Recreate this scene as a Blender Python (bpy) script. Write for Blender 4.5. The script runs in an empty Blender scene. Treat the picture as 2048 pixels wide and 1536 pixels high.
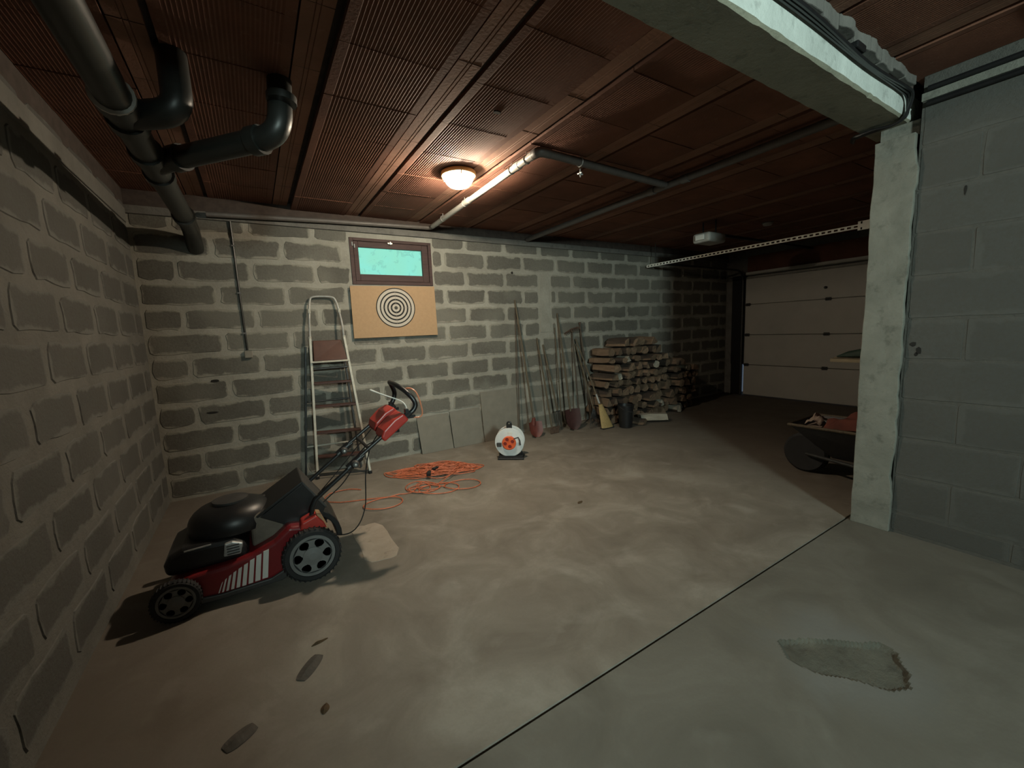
import bpy, math, random
from mathutils import Matrix, Vector, noise as mnoise

# ------------------------------------------------------------------ scene, camera, light
sc = bpy.context.scene
COL = sc.collection
random.seed(7)
PI = math.pi

CAM_H = 1.3288
YAW, PITCH, ROLL, FPX = 0.552753, 0.130462, -0.0430208, 825.44
def make_camera():
    cy, sy, cp, sp = math.cos(YAW), math.sin(YAW), math.cos(PITCH), math.sin(PITCH)
    f = Vector((sy * cp, cy * cp, -sp)); r = Vector((cy, -sy, 0)); u = r.cross(f)
    cr, sr = math.cos(ROLL), math.sin(ROLL)
    r2 = cr * r + sr * u; u2 = -sr * r + cr * u
    cam = bpy.data.cameras.new('camera')
    o = bpy.data.objects.new('camera', cam); COL.objects.link(o)
    m = Matrix((r2, u2, -f)).transposed().to_4x4()
    m.translation = (0, 0, CAM_H)
    o.matrix_world = m
    cam.sensor_fit = 'HORIZONTAL'; cam.sensor_width = 36.0
    cam.lens = FPX / 2048.0 * 36.0
    cam.clip_start = 0.02; cam.clip_end = 100
    sc.camera = o
make_camera()

world = bpy.data.worlds.new('world'); sc.world = world
world.use_nodes = True
world.node_tree.nodes['Background'].inputs[0].default_value = (0.55, 0.72, 0.95, 1)
world.node_tree.nodes['Background'].inputs[1].default_value = 0.12

sc.view_settings.view_transform = 'Standard'
sc.view_settings.look = 'None'
sc.view_settings.gamma = 1.0
sc.view_settings.use_curve_mapping = False
sc.view_settings.exposure = 0.0
sc.cycles.max_bounces = 5; sc.cycles.diffuse_bounces = 3; sc.cycles.glossy_bounces = 2
sc.cycles.transparent_max_bounces = 8; sc.cycles.use_denoising = True
sc.cycles.use_adaptive_sampling = True; sc.cycles.adaptive_threshold = 0.05

LAMP_POWER = 84.0
LAMP_COL = (1.0, 0.85, 0.64)
DAY_POWER = 225.0
DAY_COL = (0.78, 1.0, 0.93)
PANE_STRENGTH = 1.0

# daylight coming in through the window opening in the rear wall, behind the camera
dl = bpy.data.lights.new('daylight', 'AREA'); dl.shape = 'RECTANGLE'
dl.size = 0.62; dl.size_y = 0.34; dl.energy = DAY_POWER; dl.color = DAY_COL
dlo = bpy.data.objects.new('daylight', dl); COL.objects.link(dlo)
dlo.location = (0.15, -3.12, 2.30); dlo.rotation_euler = (PI / 2, 0, 0)   # faces +Y

# ------------------------------------------------------------------ materials
def new_mat(name):
    m = bpy.data.materials.new(name); m.use_nodes = True
    nt = m.node_tree
    return m, nt, nt.nodes['Principled BSDF']
def N(nt, typ, **kw):
    n = nt.nodes.new(typ)
    for k, v in kw.items(): setattr(n, k, v)
    return n
def ramp(nt, fac, stops):
    r = N(nt, 'ShaderNodeValToRGB'); nt.links.new(fac, r.inputs[0])
    e = r.color_ramp.elements
    while len(e) < len(stops): e.new(0.5)
    for el, (p, c) in zip(e, stops):
        el.position = p; el.color = (*c, 1) if len(c) == 3 else c
    return r.outputs[0]
def noise_fac(nt, coord, scale, detail=4, rough=0.55, dist=0.0):
    n = N(nt, 'ShaderNodeTexNoise'); n.inputs['Scale'].default_value = scale
    n.inputs['Detail'].default_value = detail; n.inputs['Roughness'].default_value = rough
    n.inputs['Distortion'].default_value = dist
    nt.links.new(coord, n.inputs['Vector']); return n.outputs['Fac']
def mixc(nt, fac, a, b, mode='MIX'):
    m = N(nt, 'ShaderNodeMix', data_type='RGBA', blend_type=mode)
    for s, v in ((0, fac), (6, a), (7, b)):
        if hasattr(v, 'is_output') or hasattr(v, 'links'): nt.links.new(v, m.inputs[s])
        elif s == 0: m.inputs[0].default_value = v
        else: m.inputs[s].default_value = (*v, 1)
    return m.outputs[2]
def math_n(nt, op, a, b=None, clamp=False):
    m = N(nt, 'ShaderNodeMath', operation=op); m.use_clamp = clamp
    for i, v in enumerate((a, b)):
        if v is None: continue
        if hasattr(v, 'links'): nt.links.new(v, m.inputs[i])
        else: m.inputs[i].default_value = v
    return m.outputs[0]
def bump(nt, bs, fac, strength, dist=0.01):
    b = N(nt, 'ShaderNodeBump'); b.inputs['Strength'].default_value = strength
    b.inputs['Distance'].default_value = dist
    nt.links.new(fac, b.inputs['Height']); nt.links.new(b.outputs[0], bs.inputs['Normal'])
def coords(nt, which='Object'):
    return N(nt, 'ShaderNodeTexCoord').outputs[which]
def world_pos(nt):
    return N(nt, 'ShaderNodeNewGeometry').outputs['Position']

def simple(name, col, rough=0.6, metal=0.0, var=0.25, scale=18.0, bmp=0.0, rnd=0.0):
    """plain surface with a little procedural unevenness"""
    m, nt, bs = new_mat(name)
    c = coords(nt)
    f = noise_fac(nt, c, scale, 5)
    dark = tuple(x * (1 - var) for x in col); lite = tuple(min(1, x * (1 + var)) for x in col)
    out = ramp(nt, f, [(0.3, dark), (0.7, lite)])
    if rnd:
        oi = N(nt, 'ShaderNodeObjectInfo')
        k = math_n(nt, 'MULTIPLY_ADD', oi.outputs['Random'], 2 * rnd)
        nt.nodes[-1].inputs[2].default_value = 1 - rnd
        g = N(nt, 'ShaderNodeCombineColor')
        for i in range(3): nt.links.new(k, g.inputs[i])
        out = mixc(nt, 1.0, out, g.outputs[0], 'MULTIPLY')
    nt.links.new(out, bs.inputs['Base Color'])
    bs.inputs['Roughness'].default_value = rough; bs.inputs['Metallic'].default_value = metal
    if bmp: bump(nt, bs, noise_fac(nt, c, scale * 3, 6), bmp)
    return m
def emit(name, col, strength):
    m, nt, bs = new_mat(name)
    bs.inputs['Base Color'].default_value = (*col, 1)
    bs.inputs['Emission Color'].default_value = (*col, 1)
    bs.inputs['Emission Strength'].default_value = strength
    return m

MORTAR_A, MORTAR_B = (0.36, 0.344, 0.296), (0.255, 0.242, 0.206)
def mat_mortar(name, a=MORTAR_A, b=MORTAR_B):
    m, nt, bs = new_mat(name); p = world_pos(nt)
    f = noise_fac(nt, p, 3.5, 6, 0.65)
    c = ramp(nt, f, [(0.32, b), (0.62, a)])
    g = noise_fac(nt, p, 40, 4)
    c = mixc(nt, math_n(nt, 'MULTIPLY', g, 0.45), c, (0.16, 0.145, 0.12))
    nt.links.new(c, bs.inputs['Base Color']); bs.inputs['Roughness'].default_value = 0.95
    bump(nt, bs, noise_fac(nt, p, 30, 7, 0.7), 0.7, 0.012)
    return m
def mat_block(name, hw, hh, a=(0.088, 0.083, 0.070), b=(0.130, 0.122, 0.104), smear=1.0, rim=(0.27, 0.256, 0.215), low=False):
    """concrete block, mortar smeared over its rim (object space: x along, z up)"""
    m, nt, bs = new_mat(name)
    c = coords(nt); p = world_pos(nt)
    oi = N(nt, 'ShaderNodeObjectInfo')
    base = mixc(nt, oi.outputs['Random'], a, b)
    f = noise_fac(nt, p, 2.2, 5, 0.6)
    base = mixc(nt, ramp(nt, f, [(0.35, (0, 0, 0)), (0.7, (0.6, 0.6, 0.6))]), base, tuple(x * 1.15 for x in b))
    g = noise_fac(nt, p, 55, 4, 0.7)
    base = mixc(nt, ramp(nt, g, [(0.35, (0.55, 0.55, 0.55)), (0.65, (0, 0, 0))]), base, (0.075, 0.068, 0.057))
    sx = N(nt, 'ShaderNodeSeparateXYZ'); nt.links.new(c, sx.inputs[0])
    dx = math_n(nt, 'SUBTRACT', hw, math_n(nt, 'ABSOLUTE', sx.outputs[0]))
    dz = math_n(nt, 'SUBTRACT', hh, math_n(nt, 'ABSOLUTE', sx.outputs[2]))
    d = math_n(nt, 'MINIMUM', dx, dz)
    w = noise_fac(nt, p, 7, 4, 0.6)
    th = math_n(nt, 'MULTIPLY_ADD', w, 0.10); nt.nodes[-1].inputs[2].default_value = -0.026
    e = math_n(nt, 'MULTIPLY', math_n(nt, 'SUBTRACT', th, d), 70.0, True)
    e = math_n(nt, 'MULTIPLY', e, 0.85 * smear)
    coat = ramp(nt, noise_fac(nt, p, 0.85, 3, 0.55, 0.6), [(0.50, (0, 0, 0)), (0.64, (0.40 * smear, 0.40 * smear, 0.40 * smear))])
    base = mixc(nt, coat, base, tuple(x * 0.78 for x in rim))
    if low:      # thin render slopped over the lowest courses in the middle of the wall
        ps_ = N(nt, 'ShaderNodeSeparateXYZ'); nt.links.new(p, ps_.inputs[0])
        hz = math_n(nt, 'ADD', ps_.outputs[2], math_n(nt, 'MULTIPLY', w, 0.5))
        hx = math_n(nt, 'ADD', math_n(nt, 'ABSOLUTE', math_n(nt, 'SUBTRACT', ps_.outputs[0], 3.2)), math_n(nt, 'MULTIPLY', w, 0.8))
        fz = ramp(nt, hz, [(0.80, (0.75, 0.75, 0.75)), (0.98, (0, 0, 0))])
        fx = ramp(nt, math_n(nt, 'MULTIPLY', hx, 0.5), [(0.70, (1, 1, 1)), (0.90, (0, 0, 0))])
        base = mixc(nt, mixc(nt, 1.0, fz, fx, 'MULTIPLY'), base, tuple(x * 0.7 for x in rim))
    base = mixc(nt, e, base, rim)
    nt.links.new(base, bs.inputs['Base Color']); bs.inputs['Roughness'].default_value = 0.95
    bump(nt, bs, noise_fac(nt, p, 60, 6, 0.7), 0.55, 0.008)
    return m
def mat_floor():
    m, nt, bs = new_mat('floor_concrete'); p = world_pos(nt)
    big = noise_fac(nt, p, 0.75, 5, 0.6, 0.5)
    mid = noise_fac(nt, p, 2.6, 6, 0.62, 0.8)
    c = ramp(nt, big, [(0.30, (0.145, 0.122, 0.098)), (0.52, (0.215, 0.19, 0.156)), (0.72, (0.285, 0.262, 0.222))])
    c2 = ramp(nt, mid, [(0.30, (0.10, 0.082, 0.064)), (0.50, (0.205, 0.182, 0.15)), (0.68, (0.34, 0.318, 0.275))])
    c = mixc(nt, 0.5, c, c2)
    w = noise_fac(nt, p, 4.2, 3, 0.5, 0.5)
    c = mixc(nt, ramp(nt, w, [(0.58, (0, 0, 0)), (0.76, (0.30, 0.30, 0.30))]), c, (0.42, 0.40, 0.355))
    d = noise_fac(nt, p, 1.7, 4, 0.55, 1.0)
    c = mixc(nt, ramp(nt, d, [(0.60, (0, 0, 0)), (0.74, (0.5, 0.5, 0.5))]), c, (0.125, 0.10, 0.078))
    g = noise_fac(nt, p, 90, 3)
    c = mixc(nt, math_n(nt, 'MULTIPLY', g, 0.3), c, (0.12, 0.10, 0.08))
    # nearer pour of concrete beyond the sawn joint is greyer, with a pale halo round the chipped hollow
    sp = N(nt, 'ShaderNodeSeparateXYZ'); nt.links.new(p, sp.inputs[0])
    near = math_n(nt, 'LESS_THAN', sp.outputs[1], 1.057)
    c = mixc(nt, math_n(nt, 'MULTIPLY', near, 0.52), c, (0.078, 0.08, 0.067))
    dv = N(nt, 'ShaderNodeVectorMath', operation='DISTANCE'); nt.links.new(p, dv.inputs[0]); dv.inputs[1].default_value = (1.84, 0.56, 0)
    hd = math_n(nt, 'ADD', dv.outputs['Value'], math_n(nt, 'MULTIPLY', mid, 0.55))
    c = mixc(nt, ramp(nt, hd, [(0.42, (0.5, 0.5, 0.5)), (0.60, (0, 0, 0))]), c, (0.19, 0.195, 0.188))
    # bark and dirt round the firewood; shade painted into the bay floor and, with dirt, along the left wall
    bay_dirt_shade = math_n(nt, 'ADD', math_n(nt, 'MULTIPLY', sp.outputs[0], 0.55), math_n(nt, 'MULTIPLY', mid, 0.9))
    c = mixc(nt, ramp(nt, math_n(nt, 'MULTIPLY', bay_dirt_shade, 0.25), [(0.55, (0, 0, 0)), (0.78, (0.72, 0.72, 0.72))]), c, (0.060, 0.042, 0.028))
    wall_dirt_shade = math_n(nt, 'ADD', math_n(nt, 'MULTIPLY', sp.outputs[0], -0.8), math_n(nt, 'MULTIPLY', mid, 0.8))
    c = mixc(nt, ramp(nt, wall_dirt_shade, [(0.35, (0, 0, 0)), (0.95, (0.6, 0.6, 0.6))]), c, (0.095, 0.075, 0.060))
    nt.links.new(c, bs.inputs['Base Color'])
    bs.inputs['Roughness'].default_value = 0.8
    h = math_n(nt, 'ADD', math_n(nt, 'MULTIPLY', mid, 0.6), math_n(nt, 'MULTIPLY', noise_fac(nt, p, 35, 5), 0.25))
    bump(nt, bs, h, 0.35, 0.012)
    return m
def mat_concrete(name, a, b, scale=4.0, bmp=0.6):
    m, nt, bs = new_mat(name); p = world_pos(nt)
    c = ramp(nt, noise_fac(nt, p, scale, 7, 0.65, 0.4), [(0.3, a), (0.68, b)])
    s = noise_fac(nt, p, 14, 4, 0.6)
    c = mixc(nt, ramp(nt, s, [(0.30, (0.5, 0.5, 0.5)), (0.42, (0, 0, 0))]), c, tuple(x * 0.55 for x in a))
    nt.links.new(c, bs.inputs['Base Color']); bs.inputs['Roughness'].default_value = 0.92
    bump(nt, bs, noise_fac(nt, p, 28, 7, 0.7), bmp, 0.015)
    return m
def mat_terracotta(name, a, b):
    m, nt, bs = new_mat(name); p = world_pos(nt)
    oi = N(nt, 'ShaderNodeObjectInfo')
    c = mixc(nt, oi.outputs['Random'], a, b)
    f = noise_fac(nt, p, 3.0, 5, 0.6)
    c = mixc(nt, ramp(nt, f, [(0.38, (0.55, 0.55, 0.55)), (0.62, (0, 0, 0))]), c, tuple(x * 0.6 for x in a))
    g = noise_fac(nt, p, 26, 4)
    c = mixc(nt, ramp(nt, g, [(0.62, (0, 0, 0)), (0.78, (0.30, 0.30, 0.30))]), c, (0.30, 0.19, 0.13))
    nt.links.new(c, bs.inputs['Base Color']); bs.inputs['Roughness'].default_value = 0.85
    bump(nt, bs, noise_fac(nt, p, 70, 4), 0.25, 0.004)
    return m
def mat_wood(name, a, b, scale=(60, 6, 60), rough=0.75, rnd=0.0):
    m, nt, bs = new_mat(name); c = coords(nt)
    mp = N(nt, 'ShaderNodeMapping'); mp.inputs['Scale'].default_value = scale
    nt.links.new(c, mp.inputs[0])
    f = noise_fac(nt, mp.outputs[0], 1.0, 5, 0.6, 0.6)
    out = ramp(nt, f, [(0.3, a), (0.7, b)])
    if rnd:
        oi = N(nt, 'ShaderNodeObjectInfo')
        out = mixc(nt, math_n(nt, 'MULTIPLY', oi.outputs['Random'], rnd), out, tuple(x * 0.35 for x in a))
    nt.links.new(out, bs.inputs['Base Color']); bs.inputs['Roughness'].default_value = rough
    bump(nt, bs, f, 0.35, 0.006)
    return m

M = {}
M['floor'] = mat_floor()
M['mortar'] = mat_mortar('mortar')
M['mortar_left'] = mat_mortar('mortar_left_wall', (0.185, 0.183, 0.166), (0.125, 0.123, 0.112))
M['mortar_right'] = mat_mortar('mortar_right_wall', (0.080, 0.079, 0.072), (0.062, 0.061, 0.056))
M['block'] = mat_block('concrete_block', 0.2475, 0.0875, low=True)
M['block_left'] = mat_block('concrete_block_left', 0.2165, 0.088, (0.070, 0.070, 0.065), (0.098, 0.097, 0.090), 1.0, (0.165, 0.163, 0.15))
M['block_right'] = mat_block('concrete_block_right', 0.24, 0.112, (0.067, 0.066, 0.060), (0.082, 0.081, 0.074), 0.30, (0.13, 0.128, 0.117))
M['concrete'] = mat_concrete('beam_limewash', (0.42, 0.45, 0.42), (0.63, 0.67, 0.63))
M['beam_bare'] = mat_concrete('beam_bare_concrete', (0.20, 0.195, 0.145), (0.28, 0.27, 0.205))
M['pillar'] = mat_concrete('pillar_concrete', (0.155, 0.154, 0.13), (0.235, 0.232, 0.198), 5.0, 0.5)
M['dark_concrete'] = mat_concrete('dark_concrete', (0.10, 0.095, 0.085), (0.17, 0.16, 0.145))
M['terra'] = mat_terracotta('terracotta', (0.155, 0.061, 0.035), (0.20, 0.083, 0.050))
M['terra_joist'] = mat_terracotta('terracotta_joist', (0.24, 0.118, 0.074), (0.29, 0.147, 0.097))
M['slab'] = simple('slab_concrete', (0.06, 0.045, 0.038), 0.95)
M['pvc'] = simple('grey_white_plastic', (0.40, 0.385, 0.355), 0.35, var=0.06)
M['pvc_dark'] = simple('dark_grey_plastic_pipe', (0.018, 0.019, 0.017), 0.42, var=0.15)
M['pvc_dim'] = simple('dusty_grey_pipe', (0.10, 0.088, 0.08), 0.5, var=0.15)
M['black'] = simple('black_plastic', (0.012, 0.012, 0.013), 0.38, var=0.2)
M['rubber'] = simple('black_rubber', (0.014, 0.014, 0.015), 0.75, var=0.2)
M['charcoal'] = simple('charcoal_plastic', (0.045, 0.043, 0.042), 0.5, var=0.2)
M['red'] = simple('mower_red', (0.165, 0.010, 0.013), 0.36, var=0.08)
M['red_light'] = simple('mower_red_plastic', (0.40, 0.035, 0.026), 0.38, var=0.08)
M['wheel_grey'] = simple('wheel_grey', (0.15, 0.15, 0.147), 0.55, var=0.1)
M['white'] = simple('white_paint', (0.66, 0.65, 0.61), 0.45, var=0.06)
M['silver'] = simple('dull_silver', (0.45, 0.46, 0.46), 0.4, 0.5, 0.35, 30)
M['rail_white'] = simple('rail_white', (0.84, 0.82, 0.74), 0.5, var=0.04)
M['steel'] = simple('galvanised_steel', (0.55, 0.55, 0.53), 0.4, 0.7, 0.15)
M['rust_steel'] = simple('rusty_steel', (0.10, 0.062, 0.045), 0.7, 0.3, 0.4, 30)
M['dark_steel'] = simple('dark_steel', (0.05, 0.05, 0.05), 0.5, 0.5, 0.3, 30)
M['copper'] = simple('orange_coated_wire', (0.55, 0.20, 0.11), 0.4, var=0.1)
M['cream'] = simple('cream_paint', (0.46, 0.44, 0.38), 0.45, var=0.12, scale=25)
M['brown_step'] = simple('brown_step', (0.070, 0.032, 0.026), 0.6, var=0.2)
M['brown_platform'] = simple('brown_platform', (0.082, 0.034, 0.023), 0.5, var=0.12)
M['cardboard'] = simple('cardboard', (0.36, 0.232, 0.13), 0.85, var=0.05, scale=40)
M['frame'] = mat_wood('window_frame_wood', (0.040, 0.020, 0.018), (0.066, 0.034, 0.030), (6, 60, 60))
M['orange'] = simple('orange_cord', (0.47, 0.125, 0.058), 0.55, var=0.3, scale=45)
M['orange_plastic'] = simple('orange_plastic', (0.72, 0.115, 0.035), 0.4, var=0.06)
M['socket_dark'] = simple('socket_dark_red', (0.20, 0.015, 0.008), 0.5, var=0.1)
M['reel_grey'] = simple('reel_light_grey', (0.60, 0.62, 0.62), 0.45, var=0.05)
M['board'] = simple('grey_beige_board', (0.19, 0.175, 0.145), 0.85, var=0.1, scale=9)
M['handle_wood'] = mat_wood('tool_handle_wood', (0.062, 0.047, 0.030), (0.118, 0.092, 0.058), (80, 80, 5), 0.7)
M['handle_dark'] = mat_wood('dark_tool_handle', (0.045, 0.034, 0.025), (0.085, 0.066, 0.048), (80, 80, 5), 0.7)
M['yellow'] = simple('yellow_broom', (0.34, 0.24, 0.10), 0.8, var=0.2, scale=60)
M['red_plastic'] = simple('red_plastic', (0.13, 0.034, 0.026), 0.5, var=0.12)
M['dark_red'] = simple('dark_red_metal', (0.052, 0.02, 0.018), 0.6, var=0.2)
M['bark'] = mat_wood('firewood_bark', (0.035, 0.024, 0.018), (0.085, 0.060, 0.042), (30, 5, 30), 0.9, 0.4)
M['split'] = mat_wood('firewood_split', (0.13, 0.083, 0.052), (0.25, 0.165, 0.105), (28, 4, 28), 0.85, 0.6)
M['split_pale'] = mat_wood('firewood_pale', (0.24, 0.21, 0.165), (0.40, 0.36, 0.29), (28, 4, 28), 0.85, 0.2)
M['door_white'] = simple('garage_door_white', (0.46, 0.44, 0.40), 0.55, var=0.05, scale=4)
M['cloth_red'] = simple('red_cloth', (0.13, 0.038, 0.026), 0.9, var=0.3, scale=10)
M['cloth_white'] = simple('white_cloth', (0.36, 0.28, 0.235), 0.9, var=0.12, scale=10)
M['tarp_green'] = simple('dark_green_tarp', (0.02, 0.045, 0.032), 0.6, var=0.3, scale=8)
M['plank'] = mat_wood('plank_wood', (0.22, 0.185, 0.12), (0.34, 0.29, 0.20), (50, 5, 50))
M['leaf'] = simple('dry_leaf', (0.075, 0.045, 0.02), 0.9, var=0.3, scale=40)
M['paper'] = simple('dirty_grey_scrap', (0.075, 0.067, 0.058), 0.9, var=0.2, scale=30)
M['broken'] = mat_concrete('broken_concrete', (0.085, 0.083, 0.066), (0.145, 0.14, 0.113), 9.0, 0.8)
M['patch'] = mat_concrete('repair_mortar', (0.27, 0.225, 0.18), (0.36, 0.31, 0.255), 6.0, 0.4)
M['tank'] = simple('dusty_tank', (0.15, 0.125, 0.10), 0.6, var=0.2)
M['lamp_base'] = simple('lamp_base_ochre', (0.74, 0.42, 0.15), 0.5, var=0.05)
M['brass'] = simple('lamp_clip_metal', (0.75, 0.68, 0.55), 0.3, 0.8, 0.05)
M['bulb'] = emit('bulb_glow', LAMP_COL, LAMP_POWER * 44.0)
M['hole'] = simple('dark_hole', (0.015, 0.013, 0.011), 0.95)

def mat_globe():
    m, nt, bs = new_mat('lamp_glass')
    nt.nodes.remove(bs)
    out = nt.nodes['Material Output']
    tr = N(nt, 'ShaderNodeBsdfTransparent'); em = N(nt, 'ShaderNodeEmission')
    em.inputs[0].default_value = (1.0, 0.84, 0.58, 1); em.inputs[1].default_value = 20.0
    mx = N(nt, 'ShaderNodeMixShader'); mx.inputs[0].default_value = 0.30
    nt.links.new(tr.outputs[0], mx.inputs[1]); nt.links.new(em.outputs[0], mx.inputs[2])
    nt.links.new(mx.outputs[0], out.inputs[0])
    return m
M['globe'] = mat_globe()
def mat_pane():
    m, nt, bs = new_mat('frosted_pane')
    c = coords(nt)
    f = noise_fac(nt, c, 9.0, 5, 0.6, 1.5)
    g = noise_fac(nt, c, 3.0, 2, 0.5, 0.5)
    col = mixc(nt, g, (0.20, 0.78, 0.70), (0.28, 0.70, 0.45))
    col = mixc(nt, ramp(nt, f, [(0.54, (0, 0, 0)), (0.60, (0.40, 0.40, 0.40)), (0.66, (0, 0, 0))]), col, (0.10, 0.36, 0.31))
    nt.links.new(col, bs.inputs['Emission Color'])
    bs.inputs['Emission Strength'].default_value = PANE_STRENGTH
    bs.inputs['Base Color'].default_value = (0.04, 0.05, 0.05, 1)
    bs.inputs['Roughness'].default_value = 0.6; bs.inputs['Specular IOR Level'].default_value = 0.1
    return m
M['pane'] = mat_pane()
def mat_target():
    """printed paper target: black rings on off-white, a fine cross"""
    m, nt, bs = new_mat('target_print'); c = coords(nt)
    s = N(nt, 'ShaderNodeSeparateXYZ'); nt.links.new(c, s.inputs[0])
    r = math_n(nt, 'SQRT', math_n(nt, 'ADD', math_n(nt, 'MULTIPLY', s.outputs[0], s.outputs[0]),
                                  math_n(nt, 'MULTIPLY', s.outputs[2], s.outputs[2])))
    rn = math_n(nt, 'MULTIPLY', r, 1 / 0.204)
    K, W = (0.006, 0.0055, 0.005), (0.42, 0.37, 0.315)
    stops = [(0, K), (0.075, W), (0.10, K), (0.125, W), (0.165, K), (0.20, W), (0.20, W), (0.265, K), (0.285, K)]
    rr = N(nt, 'ShaderNodeValToRGB'); nt.links.new(rn, rr.inputs[0]); rr.color_ramp.interpolation = 'CONSTANT'
    st = [(0.0, K), (0.085, W), (0.195, K), (0.275, W), (0.375, K), (0.45, W), (0.565, K), (0.64, W), (0.755, K), (0.82, W), (0.955, K)]
    e = rr.color_ramp.elements
    while len(e) < len(st): e.new(0.5)
    for el, (p, cc) in zip(e, st): el.position = p; el.color = (*cc, 1)
    ax = math_n(nt, 'LESS_THAN', math_n(nt, 'MINIMUM', math_n(nt, 'ABSOLUTE', s.outputs[0]), math_n(nt, 'ABSOLUTE', s.outputs[2])), 0.0022)
    ax = math_n(nt, 'MULTIPLY', ax, 0.55)
    inn = math_n(nt, 'LESS_THAN', rn, 0.82)
    col = mixc(nt, math_n(nt, 'MULTIPLY', ax, inn), rr.outputs[0], (0.2, 0.18, 0.16))
    nt.links.new(col, bs.inputs['Base Color']); bs.inputs['Roughness'].default_value = 0.8
    return m
M['target'] = mat_target()

# ------------------------------------------------------------------ mesh helpers
class MB:
    def __init__(self): self.v = []; self.f = []
    def add(self, vs, fs, mtx=None):
        b = len(self.v)
        for p in vs:
            p = Vector(p)
            self.v.append(mtx @ p if mtx is not None else p)
        for f in fs: self.f.append([i + b for i in f])
        return self
    def box(self, c, s, rot=None):
        hx, hy, hz = s[0] / 2, s[1] / 2, s[2] / 2
        vs = [(x, y, z) for x in (-hx, hx) for y in (-hy, hy) for z in (-hz, hz)]
        fs = [(0, 1, 3, 2), (4, 6, 7, 5), (0, 4, 5, 1), (2, 3, 7, 6), (0, 2, 6, 4), (1, 5, 7, 3)]
        m = Matrix.Translation(c)
        if rot is not None: m = m @ rot.to_4x4()
        return self.add(vs, fs, m)
    def span(self, a, b):
        return self.box([(a[i] + b[i]) / 2 for i in range(3)], [abs(b[i] - a[i]) for i in range(3)])
    def tube(self, pts, r, n=8, closed=False, caps=True):
        pts = [Vector(p) for p in pts]; k = len(pts)
        rs = r if isinstance(r, (list, tuple)) else [r] * k
        tang = []
        for i in range(k):
            a = pts[(i - 1) % k] if (closed or i > 0) else pts[i]
            b = pts[(i + 1) % k] if (closed or i < k - 1) else pts[i]
            t = (b - a)
            tang.append(t.normalized() if t.length > 1e-9 else Vector((0, 0, 1)))
        up = Vector((0, 0, 1)) if abs(tang[0].z) < 0.9 else Vector((1, 0, 0))
        nrm = (up - tang[0] * up.dot(tang[0])).normalized()
        vs = []
        for i in range(k):
            nrm = (nrm - tang[i] * nrm.dot(tang[i]))
            if nrm.length < 1e-6: nrm = tang[i].orthogonal()
            nrm.normalize(); bn = tang[i].cross(nrm)
            for j in range(n):
                a = 2 * PI * j / n
                vs.append(pts[i] + (nrm * math.cos(a) + bn * math.sin(a)) * rs[i])
        fs = []
        for i in range(k if closed else k - 1):
            i2 = (i + 1) % k
            for j in range(n):
                j2 = (j + 1) % n
                fs.append((i * n + j, i * n + j2, i2 * n + j2, i2 * n + j))
        if caps and not closed:
            fs.append(tuple(range(n - 1, -1, -1))); fs.append(tuple(range((k - 1) * n, k * n)))
        return self.add(vs, fs)
    def lathe(self, prof, n=24, mtx=None):
        vs, fs = [], []
        for (r, z) in prof:
            for j in range(n):
                a = 2 * PI * j / n; vs.append((r * math.cos(a), r * math.sin(a), z))
        for i in range(len(prof) - 1):
            for j in range(n):
                j2 = (j + 1) % n
                fs.append((i * n + j, i * n + j2, (i + 1) * n + j2, (i + 1) * n + j))
        if prof[0][0] > 1e-6: fs.append(tuple(range(n - 1, -1, -1)))
        if prof[-1][0] > 1e-6: fs.append(tuple(range((len(prof) - 1) * n, len(prof) * n)))
        return self.add(vs, fs, mtx)
    def prism(self, outline, d0, d1, plane='XZ'):
        """outline extruded along the third axis"""
        def p3(a, b, d):
            return (a, d, b) if plane == 'XZ' else ((d, a, b) if plane == 'YZ' else (a, b, d))
        n = len(outline)
        vs = [p3(a, b, d0) for a, b in outline] + [p3(a, b, d1) for a, b in outline]
        fs = [tuple(range(n)), tuple(range(2 * n - 1, n - 1, -1))]
        for i in range(n):
            j = (i + 1) % n; fs.append((i, i + n, j + n, j))
        return self.add(vs, fs)
    def quadsheet(self, rows, thick=0.0):
        """grid of points (rows of equal length) as a sheet"""
        nr, nc = len(rows), len(rows[0])
        vs = [p for r in rows for p in r]
        fs = [(i * nc + j, i * nc + j + 1, (i + 1) * nc + j + 1, (i + 1) * nc + j) for i in range(nr - 1) for j in range(nc - 1)]
        return self.add(vs, fs)
    def mesh(self, name, mat, smooth=False):
        me = bpy.data.meshes.new(name)
        me.from_pydata([tuple(p) for p in self.v], [], self.f)
        import bmesh
        bm = bmesh.new(); bm.from_mesh(me)
        bmesh.ops.recalc_face_normals(bm, faces=bm.faces)
        bm.to_mesh(me); bm.free()
        if mat is not None: me.materials.append(mat)
        if smooth:
            for p in me.polygons: p.use_smooth = True
        me.update(); return me
    def build(self, name, mat, parent=None, smooth=False, bevel=0.0, loc=None, seg=2):
        me = self.mesh(name, M[mat] if isinstance(mat, str) else mat, smooth)
        o = bpy.data.objects.new(name, me); COL.objects.link(o)
        if parent is not None: o.parent = parent
        if loc is not None: o.location = loc
        if bevel:
            b = o.modifiers.new('bevel', 'BEVEL'); b.width = bevel; b.segments = seg
            b.limit_method = 'ANGLE'; b.angle_limit = math.radians(40)
        if smooth:
            try: me.set_sharp_from_angle(angle=math.radians(40))
            except Exception: pass
        return o
def tag(o, label, cat, group=None, kind=None):
    o['label'] = label
    if cat: o['category'] = cat
    if group: o['group'] = group
    if kind: o['kind'] = kind
    return o
def struct(o, label): o['kind'] = 'structure'; o['label'] = label; return o
def empty(name, loc=(0, 0, 0), rz=0.0):
    o = bpy.data.objects.new(name, None); COL.objects.link(o)
    o.location = loc; o.rotation_euler = (0, 0, rz); o.empty_display_size = 0.1
    return o
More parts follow.
